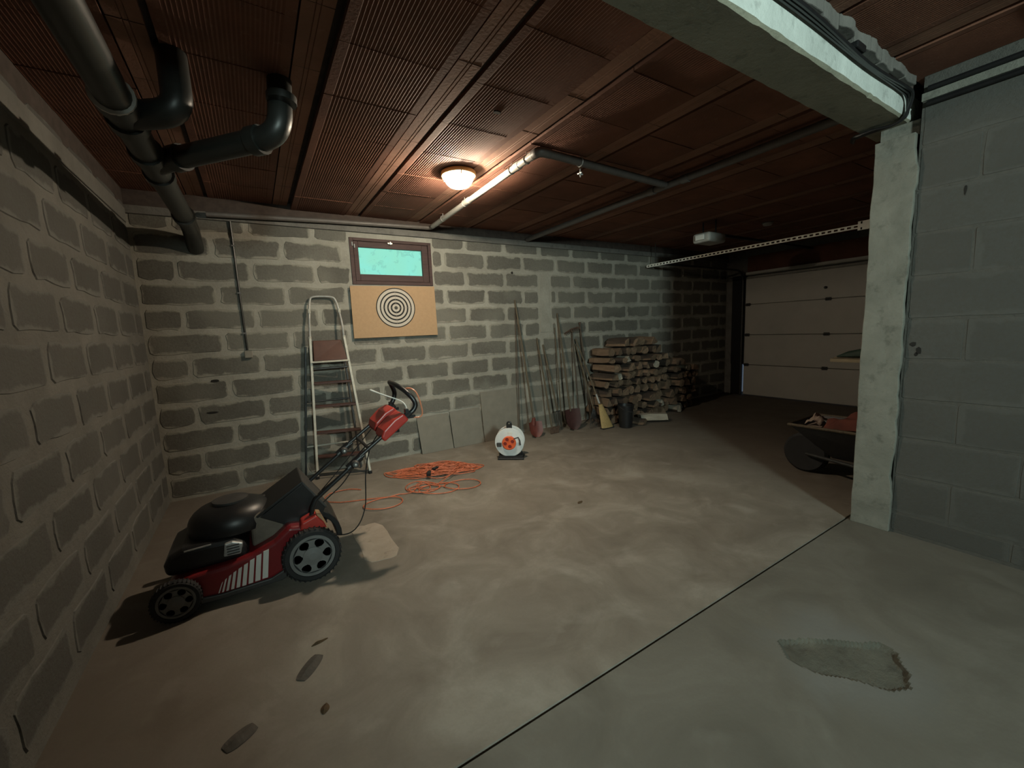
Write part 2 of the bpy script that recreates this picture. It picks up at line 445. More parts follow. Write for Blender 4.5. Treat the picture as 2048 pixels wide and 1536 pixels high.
def link_mesh(name, me, parent, loc, rot=(0, 0, 0)):
    o = bpy.data.objects.new(name, me); COL.objects.link(o)
    o.parent = parent; o.location = loc; o.rotation_euler = rot; return o
class Off(MB):
    """builder in world coordinates, re-based to a thing's origin"""
    def __init__(self, org): super().__init__(); self.o = Vector(org)
    def build(self, *a, **k):
        self.v = [p - self.o for p in self.v]; return super().build(*a, **k)
def smooth_path(pts, sub=6, closed=False):
    """Catmull-Rom through the points"""
    P = [Vector(p) for p in pts]; n = len(P); out = []
    rng = range(n) if closed else range(n - 1)
    for i in rng:
        p0 = P[(i - 1) % n] if (closed or i > 0) else P[0]
        p1, p2 = P[i], P[(i + 1) % n]
        p3 = P[(i + 2) % n] if (closed or i + 2 < n) else P[-1]
        for k in range(sub):
            t = k / sub
            out.append(0.5 * ((2 * p1) + (p2 - p0) * t + (2 * p0 - 5 * p1 + 4 * p2 - p3) * t * t + (3 * p1 - p0 - 3 * p2 + p3) * t ** 3))
    if not closed: out.append(P[-1])
    return out
def elbow(a, b, c, r, k=6):
    """rounded corner a-b-c"""
    a, b, c = Vector(a), Vector(b), Vector(c)
    p = b + (a - b).normalized() * r; q = b + (c - b).normalized() * r
    return [p * (1 - t) ** 2 + b * 2 * t * (1 - t) + q * t * t for t in [i / k for i in range(k + 1)]]

# ------------------------------------------------------------------ room dimensions
XL, XR, YB = -0.74, 3.195, 4.40           # left wall, right wall plane, back wall
XG, YR = 7.37, -3.0                        # garage wall, rear wall
ZC, ZN = 2.50, 2.58                        # ceiling beyond / before the beam

# floor -------------------------------------------------------------
def inside(poly, x, y):
    c = False; j = len(poly) - 1
    for i in range(len(poly)):
        xi, yi = poly[i]; xj, yj = poly[j]
        if (yi > y) != (yj > y) and x < (xj - xi) * (y - yi) / (yj - yi) + xi: c = not c
        j = i
    return c
def edge_dist(poly, x, y):
    best = 9
    for i in range(len(poly)):
        ax, ay = poly[i]; bx, by = poly[(i + 1) % len(poly)]
        dx, dy = bx - ax, by - ay
        t = max(0, min(1, ((x - ax) * dx + (y - ay) * dy) / (dx * dx + dy * dy)))
        best = min(best, math.hypot(x - ax - t * dx, y - ay - t * dy))
    return best
CHIP = [(1.66, 0.70), (1.72, 0.775), (1.80, 0.72), (1.88, 0.66), (1.96, 0.60), (2.03, 0.53), (2.02, 0.475), (1.94, 0.42), (1.86, 0.395), (1.79, 0.43), (1.75, 0.50), (1.71, 0.555), (1.67, 0.615)]
fb = MB()
J0, J1 = 1.050, 1.064
def fl(x0, x1, y0, y1, z=0.0): fb.add([(x0, y0, z), (x1, y0, z), (x1, y1, z), (x0, y1, z)], [(0, 1, 2, 3)])
X0, X1, YF = XL - 0.1, XG + 0.3, YB + 0.1
gx0, gx1, gy0, gy1 = 1.5, 2.2, 0.25, 0.9
fl(X0, X1, J1, YF); fl(X0, X1, J0, J1, -0.016)
fl(X0, X1, YR - 0.3, gy0); fl(X0, gx0, gy0, gy1); fl(gx1, X1, gy0, gy1); fl(X0, X1, gy1, J0)
fb.add([(X0, J0, 0), (X1, J0, 0), (X1, J0, -.016), (X0, J0, -.016)], [(0, 1, 2, 3)])
fb.add([(X0, J1, 0), (X1, J1, 0), (X1, J1, -.016), (X0, J1, -.016)], [(0, 1, 2, 3)])
nx, ny = 70, 65
rows = []
for j in range(ny + 1):
    row = []
    for i in range(nx + 1):
        x = gx0 + (gx1 - gx0) * i / nx; y = gy0 + (gy1 - gy0) * j / ny
        z = 0.0
        nz = mnoise.noise(Vector((x * 14, y * 14, 3.3)))
        xx, yy = x + 0.018 * nz, y + 0.018 * mnoise.noise(Vector((x * 14, y * 14, 9.1)))
        if 0 < i < nx and 0 < j < ny and inside(CHIP, xx, yy):
            d = edge_dist(CHIP, xx, yy)
            z = -min(1, d / 0.010) * (0.010 + 0.006 * mnoise.noise(Vector((x * 9, y * 9, 1))) + 0.006 * max(0, (x - 1.8) * 3))
        row.append((x, y, z))
    rows.append(row)
fb.quadsheet(rows)
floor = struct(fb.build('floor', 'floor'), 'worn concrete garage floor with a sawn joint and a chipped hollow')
floor.data.materials.append(M['broken'])
for pf in floor.data.polygons:
    c_ = pf.center
    if gx0 < c_.x < gx1 and gy0 < c_.y < gy1 and c_.z < -.0005: pf.material_index = 1
pm = MB()
out = []
for i in range(20):
    a = 2 * PI * i / 20
    sx, sy = 0.105, 0.27
    k = (abs(math.cos(a)) ** 6 + abs(math.sin(a)) ** 6) ** (-1 / 6)
    out.append((0.535 + sx * k * math.cos(a) + random.uniform(-.008, .008), 2.665 + sy * k * math.sin(a) + random.uniform(-.012, .012)))
pm.prism(out, -0.004, 0.0035, 'XY')
o = pm.build('repair_patch', 'patch', floor, bevel=0.003); o['label'] = 'pale rectangular mortar patch on the floor'

# walls of blocks ------------------------------------------------------
_bcache = {}
def block_mesh(w, h, mat, key, var, depth=0.0045, jit=0.008):
    k = (round(w, 3), round(h, 3), key, var)
    if k in _bcache: return _bcache[k]
    rnd = random.Random(hash((k[0], k[1], var, len(key))))
    hw, hh = w / 2, h / 2
    nxs = 4 if w > 0.2 else 2
    pts = []
    c = 0.024
    if key == 'right': c, jit, depth = 0.005, 0.0025, 0.002
    def edge(ax, az, bx, bz, n):
        for i in range(n):
            t = i / n; pts.append((ax + (bx - ax) * t, az + (bz - az) * t))
    edge(-hw + c, -hh, hw - c, -hh, nxs); edge(hw - c, -hh, hw, -hh + c, 1)
    edge(hw, -hh + c, hw, hh - c, 2); edge(hw, hh - c, hw - c, hh, 1)
    edge(hw - c, hh, -hw + c, hh, nxs); edge(-hw + c, hh, -hw, hh - c, 1)
    edge(-hw, hh - c, -hw, -hh + c, 2); edge(-hw, -hh + c, -hw + c, -hh, 1)
    pts = [(x + rnd.uniform(-jit, jit), z + rnd.uniform(-jit, jit)) for x, z in pts]
    n = len(pts)
    sh = lambda p, d: (p[0] * (1 - d / hw), p[1] * (1 - d / hh))
    vs = [(x, 0.004, z) for x, z in pts] + [(sh(p, 0.005)[0], -depth, sh(p, 0.005)[1]) for p in pts]
    fs = [tuple(range(n, 2 * n))]
    for i in range(n):
        j = (i + 1) % n; fs.append((i, j, j + n, i + n))
    b = MB(); b.add(vs, fs)
    me = b.mesh('concrete_block', M[mat]); _bcache[k] = me
    return me
def lay_blocks(parent, u0, u1, z0, z1, mod_u, mod_z, zphase, phases, joint, place, mat, holes=(), key='b', jz=None):
    """rows of blocks; place(u, z, hgt) -> (loc, rotz)"""
    cnt = 0
    jz = joint if jz is None else jz
    r0 = math.floor((z0 - zphase) / mod_z); r1 = math.ceil((z1 - zphase) / mod_z)
    for r in range(r0, r1):
        za = max(z0, zphase + r * mod_z + jz / 2); zb = min(z1, zphase + (r + 1) * mod_z - jz / 2)
        if zb - za < 0.04: continue
        ph = phases[r % 2]
        c0 = math.floor((u0 - ph) / mod_u); c1 = math.ceil((u1 - ph) / mod_u)
        for c in range(c0, c1):
            ua = max(u0, ph + c * mod_u + joint / 2); ub = min(u1, ph + (c + 1) * mod_u - joint / 2)
            pieces = [(ua, ub)]
            for (ha, hb, hza, hzb) in holes:
                if zb <= hza or za >= hzb: continue
                q = []
                for (a, b) in pieces:
                    if b <= ha or a >= hb: q.append((a, b)); continue
                    if a < ha: q.append((a, ha - 0.01))
                    if b > hb: q.append((hb + 0.01, b))
                pieces = q
            for (a, b) in pieces:
                if b - a < 0.05: continue
                full = abs((b - a) - (mod_u - joint)) < 1e-4 and abs((zb - za) - (mod_z - jz)) < 1e-4
                me = block_mesh(b - a, zb - za, mat, key, random.randrange(10) if full else 0)
                loc, rz = place((a + b) / 2, (za + zb) / 2)
                link_mesh('concrete_block', me, parent, loc, (random.uniform(-.012, .012), random.uniform(-.006, .006), rz))
                cnt += 1
    return cnt

WX0, WX1, WZ0, WZ1 = 0.90, 1.745, 1.845, 2.30        # window opening
b = MB(); T = 0.22
b.span((XL - .2, YB, -.05), (WX0, YB + T, 2.8)); b.span((WX1, YB, -.05), (XG + .3, YB + T, 2.8))
b.span((WX0, YB, -.05), (WX1, YB + T, WZ0)); b.span((WX0, YB, WZ1), (WX1, YB + T, 2.8))
wall_back = struct(b.build('wall_back', 'mortar'), 'grey concrete block wall with pale smeared mortar joints at the far side')
lay_blocks(wall_back, XL + .02, XG - .02, 0.012, 2.40, 0.525, 0.2025, 0.0075, (2.41, 2.15), 0.036,
           lambda u, z: ((u, YB, z), 0.0), 'block', [(WX0 - .01, WX1 + .01, WZ0 - .03, WZ1), (3.17, 3.37, 1.27, 2.0)], 'back')
ps = MB()
outl = [(3.185, 1.28), (3.19, 1.5), (3.18, 1.75), (3.19, 1.99), (3.335, 1.99), (3.345, 1.75), (3.335, 1.6), (3.355, 1.45), (3.35, 1.28)]
ps.prism(outl, YB - 0.006, YB + .002)
o = ps.build('mortar_strip', 'mortar', wall_back, bevel=0.003); o['label'] = 'vertical chase filled with pale mortar'

b = MB(); b.span((XL - T, YR - .2, -.05), (XL, YB, 2.8))
wall_left = struct(b.build('wall_left', 'mortar_left'), 'grey concrete block wall along the left side')
lay_blocks(wall_left, 0.55, YB - .015, 0.03, 2.42, 0.485, 0.22, 0.06, (2.48 - .2425, 2.48), 0.052,
           lambda u, z: ((XL, u, z), PI / 2), 'block_left', (), 'left', 0.044)

PY0, PY1 = 0.845, 1.03                                # pillar depth
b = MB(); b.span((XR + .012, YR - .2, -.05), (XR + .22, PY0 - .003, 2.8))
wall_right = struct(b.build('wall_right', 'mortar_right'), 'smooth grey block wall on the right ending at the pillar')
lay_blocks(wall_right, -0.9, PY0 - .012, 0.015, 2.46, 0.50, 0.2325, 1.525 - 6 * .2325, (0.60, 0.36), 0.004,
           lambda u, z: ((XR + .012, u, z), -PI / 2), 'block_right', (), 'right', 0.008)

for (y, z, w, h) in ((.80, 1.15, .035, .03), (.775, 1.11, .03, .05), (.785, 1.09, .02, .03), (.648, 1.95, .012, .06)):
    b = MB(); b.prism([(y + w / 2 * math.cos(a) * random.uniform(.6, 1.1), z + h / 2 * math.sin(a) * random.uniform(.6, 1.1)) for a in [2 * PI * k / 8 for k in range(8)]], XR + .0085, XR + .02, 'YZ')
    b.build('chipped_gap', 'hole', wall_right)
# pillar with ragged edges
def ragged_prism(x0, x1, y0, y1, z0, z1, n, amp, seed):
    """column whose near and far vertical edges wander"""
    rows = []
    for i in range(n + 1):
        z = z0 + (z1 - z0) * i / n
        a = amp * mnoise.noise(Vector((seed, z * 6, 0))) + 0.4 * amp * mnoise.noise(Vector((seed, z * 21, 5)))
        c = 0.35 * amp * mnoise.noise(Vector((seed + 7, z * 8, 0)))
        d = 0.3 * amp * mnoise.noise(Vector((seed + 3, z * 9, 2)))
        rows.append([(x0 + d, y0 + a, z), (x1, y0 + a, z), (x1, y1 + c, z), (x0 + d, y1 + c, z)])
    vs = [p for r in rows for p in r]; fs = []
    for i in range(n):
        for j in range(4):
            k = (j + 1) % 4; fs.append((i * 4 + j, i * 4 + k, i * 4 + 4 + k, i * 4 + 4 + j))
    fs.append((0, 1, 2, 3)); fs.append((n * 4, n * 4 + 1, n * 4 + 2, n * 4 + 3))
    return vs, fs
b = MB(); b.add(*ragged_prism(XR - 0.012, XR + .22, PY0, PY1, 0.0, 2.306, 60, 0.020, 1.7))
pillar = struct(b.build('pillar', 'pillar', bevel=0.004), 'rough cast concrete pillar at the end of the right wall')
b = MB(); b.span((XR + .05, PY0 + .01, 2.306), (XR + .22, PY1 - .005, 2.386))
o = b.build('pillar_head', 'pillar', pillar); 

# beam across the room, rough lower near edge
BY0, BY1, BZ = 0.898, 1.105, 2.386
rows = []
n = 120
vs, fs = [], []
for i in range(n + 1):
    x = XL + (XR + .22 - XL) * i / n
    a = 0.006 * mnoise.noise(Vector((x * 9, 0, 0))) + 0.006 * mnoise.noise(Vector((x * 31, 4, 0)))
    c = 0.005 * mnoise.noise(Vector((x * 11, 9, 0)))
    vs += [(x, BY0, ZN + .03), (x, BY0 + .002, BZ + .012 + a), (x, BY0 + .012 + a, BZ), (x, BY1 - .008 + c, BZ), (x, BY1 + c, BZ + .01), (x, BY1, ZN + .03)]
for i in range(n):
    for j in range(5):
        fs.append((i * 6 + j, i * 6 + j + 1, i * 6 + 6 + j + 1, i * 6 + 6 + j))
b = MB(); b.add(vs, fs)
beam = struct(b.build('ceiling_beam', 'beam_bare'), 'concrete beam with a limewashed near face crossing the ceiling onto the pillar')
beam.data.materials.append(M['concrete'])
for pf in beam.data.polygons:
    if pf.center.y < BY0 + .0025: pf.material_index = 1          # limewashed near face
# broken concrete lip above the beam on the near side
for i in range(12):
    x0 = 1.30 + i * 0.155; L = .15
    out = []
    for k in range(13):
        xx = x0 + L * k / 12
        out.append((xx, BY0 - 0.034 - .020 * mnoise.noise(Vector((xx * 8, 1, 0))) - .004 * mnoise.noise(Vector((xx * 30, 2, 0)))))
    out += [(x0 + L, BY0), (x0, BY0)]
    b = MB(); b.prism(out, 2.528 + random.uniform(-.008, .014), ZN + .01, 'XY')
    b.build('concrete_lip', 'dark_concrete', beam, bevel=0.004)

# remaining shell
b = MB(); b.span((XR + .2, -0.5, -.05), (XG + .3, -0.3, 2.8)); struct(b.build('wall_bay', 'dark_concrete'), 'dark side wall of the garage bay')
DY0, DY1 = 1.63, 4.03
b = MB()
b.span((XG, DY1 + .22, -.05), (XG + .2, YB, 2.8)); b.span((XG, -.4, -.05), (XG + .2, DY0 - .02, 2.8)); b.span((XG, DY0 - .02, 2.0), (XG + .2, DY1 + .22, 2.8))
wall_garage = struct(b.build('wall_garage', 'dark_concrete'), 'dark wall around the garage door')
b = MB(); b.span((XG - .012, DY0, 2.14), (XG + .02, DY1, 2.40))
o = b.build('brick_lintel', 'terra', wall_garage); o['label'] = 'red brick lintel above the garage door'
b = MB()
RX0, RX1, RZ0, RZ1 = -0.18, 0.48, 2.11, 2.49
b.span((XL - .2, YR - .2, -.05), (RX0, YR, 2.8)); b.span((RX1, YR - .2, -.05), (XR + .3, YR, 2.8))
b.span((RX0, YR - .2, -.05), (RX1, YR, RZ0)); b.span((RX0, YR - .2, RZ1), (RX1, YR, 2.8))
struct(b.build('wall_rear', 'mortar_left'), 'rear wall with a window opening behind the camera')

S0, PIT = 0.405, 0.61
b = MB(); b.span((XL - .02, -1.35, -.05), (0.16, -1.15, 2.8)); struct(b.build('daylight_blocker', 'mortar_left'), 'unseen wall piece added behind the camera to block daylight on the left')  # added out of view to keep daylight off the left side

# ceiling of hollow terracotta tiles ------------------------------------
b = MB(); b.span((S0 + .01, BY0, ZC + .022), (XG + .3, YB + .2, ZC + .2)); b.span((XL - .2, BY0, ZC + .055), (S0 + .01, YB + .2, ZC + .2)); b.span((XL - .2, YR - .2, ZN + .022), (XG + .3, BY0, ZN + .2))
ceiling = struct(b.build('ceiling', 'slab'), 'ceiling of ribbed terracotta tiles between joists')
def tile_mesh(w, L, n, flat, depth, name):
    prof = [(-w / 2, 0.03), (-w / 2, 0.0), (-w / 2 + flat, 0.0)]
    p = (w - 2 * flat) / n
    for i in range(n):
        x = -w / 2 + flat + i * p
        prof += [(x + p * 0.42, depth), (x + p, 0.0)]
    prof += [(w / 2, 0.0), (w / 2, 0.03)]
    vs = []; k = len(prof)
    for y in (-L / 2, L / 2): vs += [(x, y, z) for x, z in prof]
    fs = [(i, i + 1, k + i + 1, k + i) for i in range(k - 1)]
    for off in (0, k):
        vs2 = len(vs); 
    b = MB(); b.add(vs, fs)
    # end strips so the joints have sides
    for y in (-L / 2, L / 2):
        b.add([(-w / 2, y, 0), (w / 2, y, 0), (w / 2, y, .03), (-w / 2, y, .03)], [(0, 1, 2, 3)])
    return b.mesh(name, M['terra'])
TL = 0.42
tile_me = [tile_mesh(0.462, TL - 0.003, 24, 0.04, 0.0026, 'ceiling_tile'), tile_mesh(0.462, TL - 0.003, 24, 0.04, 0.0034, 'ceiling_tile')]
def joist_mesh():
    w, L = 0.112, TL - .003
    prof = [(-w / 2, 0.03), (-w / 2, 0.0), (-.012, 0.0), (-.009, .004), (-.006, 0), (.006, 0), (.009, .004), (.012, 0.0), (w / 2, 0.0), (w / 2, 0.03)]
    k = len(prof); vs = []
    for y in (-L / 2, L / 2): vs += [(x, y, z) for x, z in prof]
    b = MB(); b.add(vs, [(i, i + 1, k + i + 1, k + i) for i in range(k - 1)])
    me = b.mesh('joist_tile', M['terra_joist']); return me
joist_me = joist_mesh()
S0, PIT = 0.405, 0.61
strips = range(-2, 12)
for s in strips:
    xa = S0 + s * PIT                                  # dark gap line
    xc = xa + 0.010 + 0.231
    xj = xa + 0.480 + 0.056
    drop = {-2: 0.032, -1: 0.030, 0: 0.0, 1: 0.002, 2: -0.002}.get(s, random.uniform(-.003, .006))
    def put(y, zc):
        if xc - .231 > XL - .2 and xc < XG and not (y < BY0 and xc > XR + .2 and y < -.3):
            link_mesh('ceiling_tile', random.choice(tile_me), ceiling, (xc, y, zc + drop + random.uniform(-.002, .002)), (random.uniform(-.003, .003), random.uniform(-.004, .004), 0))
        if xj < XG and xj > XL:
            link_mesh('joist_tile', joist_me, ceiling, (xj, y - (0.11 if zc < ZN else 0), zc + drop + 0.003 + random.uniform(-.0015, .0015)), (0, random.uniform(-.01, .01), 0))
    for r in range(-2, 7):
        y = 1.87 + r * TL + TL / 2
        if y < BY1 + .05: continue
        put(y, ZC)
    if s >= 0:
        for r in range(3):
            y = BY0 - 0.02 - TL / 2 - r * TL
            if xc < XR + .1: put(y, ZN)
b = MB(); b.prism([(1.25 + .022 * math.cos(a), 2.06 + .014 * math.sin(a)) for a in [2 * PI * k / 10 for k in range(10)]], ZC - .003, ZC + .01, 'XY'); b.build('tile_hole', 'hole', ceiling)
# concrete ledges (bond beam) running under the tile ends along back and left walls
b = MB(); b.span((XL, YB - .03, 2.35), (XG, YB + .02, 2.412))
struct(b.build('trim_1', 'dark_concrete', bevel=0.004), 'rough concrete ledge along the top of the far block wall')
b = MB(); b.span((XL - .02, -.2, 2.275), (XL + .010, YB - .03, 2.385))
struct(b.build('trim_2', 'mortar_left', bevel=0.004), 'rough concrete ledge along the top of the left wall')
b = MB(); b.span((XL, YB - .012, 2.412), (XG, YB + .02, 2.62)); b.span((XL - .02, BY1, 2.385), (XL + .002, YB - .012, 2.62))
struct(b.build('trim_4', 'slab'), 'dark slab edge above the wall ledges')

# window -----------------------------------------------------------------
win = empty('window_1', (1.32, YB, WZ0)); struct(win, 'small wooden window with a frosted glowing pane in the far wall')
W = Off((1.32, YB, WZ0))
gx0_, gx1_, gz0_, gz1_ = 0.983, 1.641, 1.948, 2.212
W.span((WX0, YB - .012, WZ0), (WX0 + .035, YB + .10, WZ1)); W.span((WX1 - .035, YB - .012, WZ0), (WX1, YB + .10, WZ1))
W.span((WX0 + .035, YB - .012, WZ0), (WX1 - .035, YB + .10, WZ0 + .035)); W.span((WX0 + .035, YB - .012, WZ1 - .03), (WX1 - .035, YB + .10, WZ1))
W.build('outer_frame', 'frame', win, bevel=0.003)
W = Off((1.32, YB, WZ0))
W.span((WX0 + .038, YB - .004, WZ0 + .037), (gx0_, YB + .06, WZ1 - .032)); W.span((gx1_, YB - .004, WZ0 + .037), (WX1 - .038, YB + .06, WZ1 - .032))
W.span((gx0_, YB - .004, WZ0 + .037), (gx1_, YB + .06, gz0_)); W.span((gx0_, YB - .004, gz1_), (gx1_, YB + .06, WZ1 - .032))
W.build('sash', 'frame', win, bevel=0.004)
W = Off((1.32, YB, WZ0)); W.span((gx0_ - .005, YB + .03, gz0_ - .005), (gx1_ + .005, YB + .036, gz1_ + .005))
o = W.build('pane', 'pane', win); o['label'] = 'frosted pane glowing pale turquoise'
for hz in (2.235, 2.215):
    W = Off((1.32, YB, WZ0)); W.tube([(0.925 + (2.235 - hz), YB - .02, hz - .018), (0.925 + (2.235 - hz), YB - .02, hz + .018)], 0.006, 8); W.build('hinge', 'steel', win)
W = Off((1.32, YB, WZ0)); W.box((1.30, YB - .014, 2.262), (.05, .02, .016)); W.box((1.30, YB - .028, 2.262), (.014, .02, .03)); W.build('catch', 'brass', win, bevel=.003)

# garage door ------------------------------------------------------------
gd = empty('door_1', (XG, (DY0 + DY1) / 2, 0)); struct(gd, 'white sectional garage door at the far right')
org = (XG, (DY0 + DY1) / 2, 0)
zs = [0.012, 0.545, 1.065, 1.585, 2.06]
for i in range(4):
    q = Off(org); q.span((XG - .05, DY0, zs[i] + .004), (XG - .012, DY1, zs[i + 1] - .004)); p = q.build('door_panel', 'door_white', gd, bevel=0.006)
    if i:
        for y in (2.80, 3.98, 1.70):
            q = Off(org); q.box((XG - .054, y, zs[i]), (.012, .075, .05)); q.tube([(XG - .062, y - .045, zs[i]), (XG - .062, y + .045, zs[i])], .008, 8); q.build('hinge', 'dark_steel', gd)
q = Off(org); q.span((XG - .011, DY0 - .01, 0.004), (XG - .003, DY1, 2.07)); q.build('door_backing', 'door_white', gd)
q = Off(org); q.lathe([(.02, 0), (.02, .03), (.012, .05)], 12, Matrix.Translation((XG - .05, 2.84, 1.755)) @ Matrix.Rotation(-PI / 2, 4, 'Y')); q.build('door_handle', 'black', gd)
q = Off(org); q.span((XG - .045, DY1 + .004, 0.55), (XG + .02, DY1 + .24, 2.09)); q.build('side_seal', 'black', gd)
q = Off(org); q.span((XG - .03, DY1 + .045, 0.0), (XG + .0, DY1 + .24, 0.55)); q.build('side_seal', 'black', gd)
q = Off(org); q.span((XG - .10, DY0, 2.075), (XG - .06, DY1 - .02, 2.13)); q.build('top_rail', 'door_white', gd, bevel=.004)
# tracks
for y in (DY1 + .03, DY0 - .04):
    q = Off(org)
    q.tube([(XG - .09, y, 0.0), (XG - .09, y, 1.9)] + elbow((XG - .09, y, 1.9), (XG - .09, y, 2.17), (XG - .5, y, 2.17), .22) + [(5.16, y, 2.185)], .016, 6)
    q.build('door_track', 'dark_steel', gd)

# ------------------------------------------------------------------ lamp
lx, ly = 1.42, 2.93
lamp = empty('ceiling_lamp', (lx, ly, ZC - .001)); tag(lamp, 'round glowing ceiling lamp with an ochre base ring', 'lamp')
b = MB(); b.lathe([(0.05, 0), (0.128, 0), (0.130, -.014), (0.124, -.026), (.115, -.026), (.110, -.012), (0.05, -.012)], 40); b.build('base_ring', 'lamp_base', lamp, smooth=True)
prof = [(0.110, -.018), (0.112, -.035), (.108, -.038), (.108, -.045), (.102, -.060), (.090, -.080), (.072, -.096), (.045, -.106), (.0, -.110)]
b = MB(); b.lathe(prof, 40); g = b.build('glass_globe', 'globe', lamp, smooth=True)
b = MB(); b.lathe([(.0, -.041), (.016, -.042), (.027, -.046), (.034, -.053), (.036, -.060), (.034, -.067), (.027, -.074), (.016, -.078), (0, -.079)], 20); b.build('bulb', 'bulb', lamp, smooth=True)
for a in (1.3, 1.3 + 2.1, 1.3 + 4.2):
    b = MB(); b.tube([(.118 * math.cos(a + PI), .118 * math.sin(a + PI), -.016), (.125 * math.cos(a + PI), .125 * math.sin(a + PI), -.032), (.114 * math.cos(a + PI), .114 * math.sin(a + PI), -.044)], .006, 6); b.build('clip', 'brass', lamp)

# ------------------------------------------------------------------ pipes under the ceiling
pipe = empty('drain_pipe', (1.62, 2.24, 2.43)); tag(pipe, 'slim pale plastic drain pipe running past the lit lamp to the far wall', 'pipe')
org = (1.62, 2.24, 2.43)
q = Off(org); q.tube([(1.668, 2.285, 2.447), (1.69, 3.0, 2.446), (1.728, 4.25, 2.443)], .024, 14); q.build('long_run', 'pvc', pipe, smooth=True)
q = Off(org); q.tube([(1.728, 4.25, 2.443), (1.728, 4.28, 2.442)] + elbow((1.728, 4.28, 2.442), (1.728, 4.325, 2.442), (1.6, 4.325, 2.44), .04) + [(0.7, 4.325, 2.415), (-0.22, 4.325, 2.38)], .022, 12); q.build('wall_run', 'pvc_dim', pipe, smooth=True)
for y in (2.33, 2.52, 3.35):
    q = Off(org); xx = 1.668 + .06 * (y - 2.285) / 1.965
    q.tube([(xx, y - .028, 2.447), (xx, y + .028, 2.447)], .0275, 14); q.build('coupling', 'pvc', pipe, smooth=True)
for y in (2.40, 2.60, 3.42, 3.95):
    xx = 1.668 + .06 * (y - 2.285) / 1.965
    q = Off(org); q.tube([(xx, y, 2.447), (xx, y, ZC - .004)], .004, 6)
    ring = [(xx + .027 * math.cos(a), y, 2.447 + .027 * math.sin(a)) for a in [2 * PI * i / 16 for i in range(16)]]
    q.tube(ring, .003, 5, closed=True); q.build('pipe_clip', 'steel', pipe)
q = Off(org); q.tube([(1.668, 2.315, 2.447), (1.668, 2.30, 2.447)] + elbow((1.668, 2.30, 2.447), (1.668, 2.255, 2.447), (1.74, 2.255, 2.447), .035) + [(1.755, 2.257, 2.447)], .030, 14); q.build('end_elbow', 'pvc_dim', pipe, smooth=True)

pipe = empty('cross_pipe', (2.3, 2.23, 2.42)); tag(pipe, 'dark grey pipe running right from the end of the pale drain pipe', 'pipe')
org = (2.3, 2.23, 2.42)
q = Off(org); q.tube([(1.757, 2.257, 2.446), (2.955, 2.305, 2.438)], .026, 12); q.build('long_run', 'pvc_dim', pipe, smooth=True)
q = Off(org); xx, yy = 2.02, 2.267
ring = [(xx, yy + .030 * math.cos(a), 2.444 + .030 * math.sin(a)) for a in [2 * PI * i / 16 for i in range(16)]]
q.tube(ring, .004, 5, closed=True); q.tube([(xx, yy, 2.40), (xx, yy, 2.345)], .004, 6); q.box((xx, yy, 2.365), (.04, .012, .008)); q.box((xx, yy, 2.372), (.008, .03, .008))
o = q.build('hanger', 'steel', pipe); o['label'] = 'bright steel hanger with a wing nut'
pipe = empty('collector_pipe', (2.95, 2.7, 2.42)); tag(pipe, 'dark pipe under the ceiling running from the beam to the far wall', 'pipe')
org = (2.95, 2.7, 2.42)
q = Off(org); q.tube([(2.985, 1.13, 2.45), (2.99, 2.2, 2.44), (3.0, 4.36, 2.425)], .028, 12); q.build('long_run', 'pvc_dim', pipe, smooth=True)
for y in (2.14, 2.46):
    q = Off(org); q.tube([(2.99, y - .03, 2.439), (2.99, y + .03, 2.439)], .034, 12); q.build('coupling', 'pvc_dim', pipe, smooth=True)

sew = empty('sewer_pipe', (-0.3260, 2.6847, 2.2600)); tag(sew, 'thick dark grey sewer pipe with two branches under the ceiling at left', 'pipe')
org = (-0.3260, 2.6847, 2.2600); R = .058
q = Off(org); q.tube([(-.357, .2, 2.285), (-.350, 2.205, 2.265), (-.325, 3.85, 2.232)] + elbow((-.325, 3.85, 2.232), (-.325, 4.21, 2.226), (-.325, 4.40, 2.12), .12) + [(-.325, 4.41, 2.11)], R, 18); q.build('main_run', 'pvc_dark', sew, smooth=True)
for y in (2.235, 2.40, 2.73, 3.02, 3.83):
    q = Off(org); t = (y - 2.205) / 1.645; xx = -.350 + .025 * t; zz = 2.265 - .033 * t
    q.tube([(xx, y - .035, zz + .001), (xx, y + .035, zz)], R + .012, 18); q.build('socket_ring', 'pvc_dark', sew, smooth=True)
q = Off(org); q.tube([(-0.3452, 2.3590, 2.2630), (-0.2589, 2.3015, 2.2630)] + elbow((-0.2589, 2.3015, 2.2630), (-0.1582, 2.2345, 2.2650), (-.165, 2.33, 2.57), .08) + [(-.165, 2.33, 2.58)], R - .004, 16); q.build('branch', 'pvc_dark', sew, smooth=True)
q = Off(org); q.tube([(-0.3307, 2.8754, 2.2520), (-0.2300, 2.7414, 2.2530)] + elbow((-0.2300, 2.7414, 2.2530), (0.2061, 2.2628, 2.2600), (.235, 2.34, 2.57), .11, 8) + [(.235, 2.34, 2.58)], R - .006, 16); q.build('branch', 'pvc_dark', sew, smooth=True)
for p0, p1 in (((-0.2396, 2.7548, 2.2530), (-0.2013, 2.7088, 2.2530)), ((0.0959, 2.3844, 2.2580), (0.1342, 2.3422, 2.2580)), ((0.2246, 2.2587, 2.4000), (0.2268, 2.2589, 2.4300))):
    q = Off(org); q.tube([p0, p1], R + .005, 16); q.build('socket_ring', 'pvc_dark', sew, smooth=True)
q = Off(org); q.lathe([(R + .013, 0), (R + .013, .012), (.03, .02), (0, .021)], 18, Matrix.Translation((-.352, 2.20, 2.266)) @ Matrix.Rotation(PI / 2, 4, 'X'))
o = q.build('collar', 'pvc', sew, smooth=True); o['label'] = 'coupling end coloured pale for its highlight'  # pale colour stands in for the reflection on the coupling end

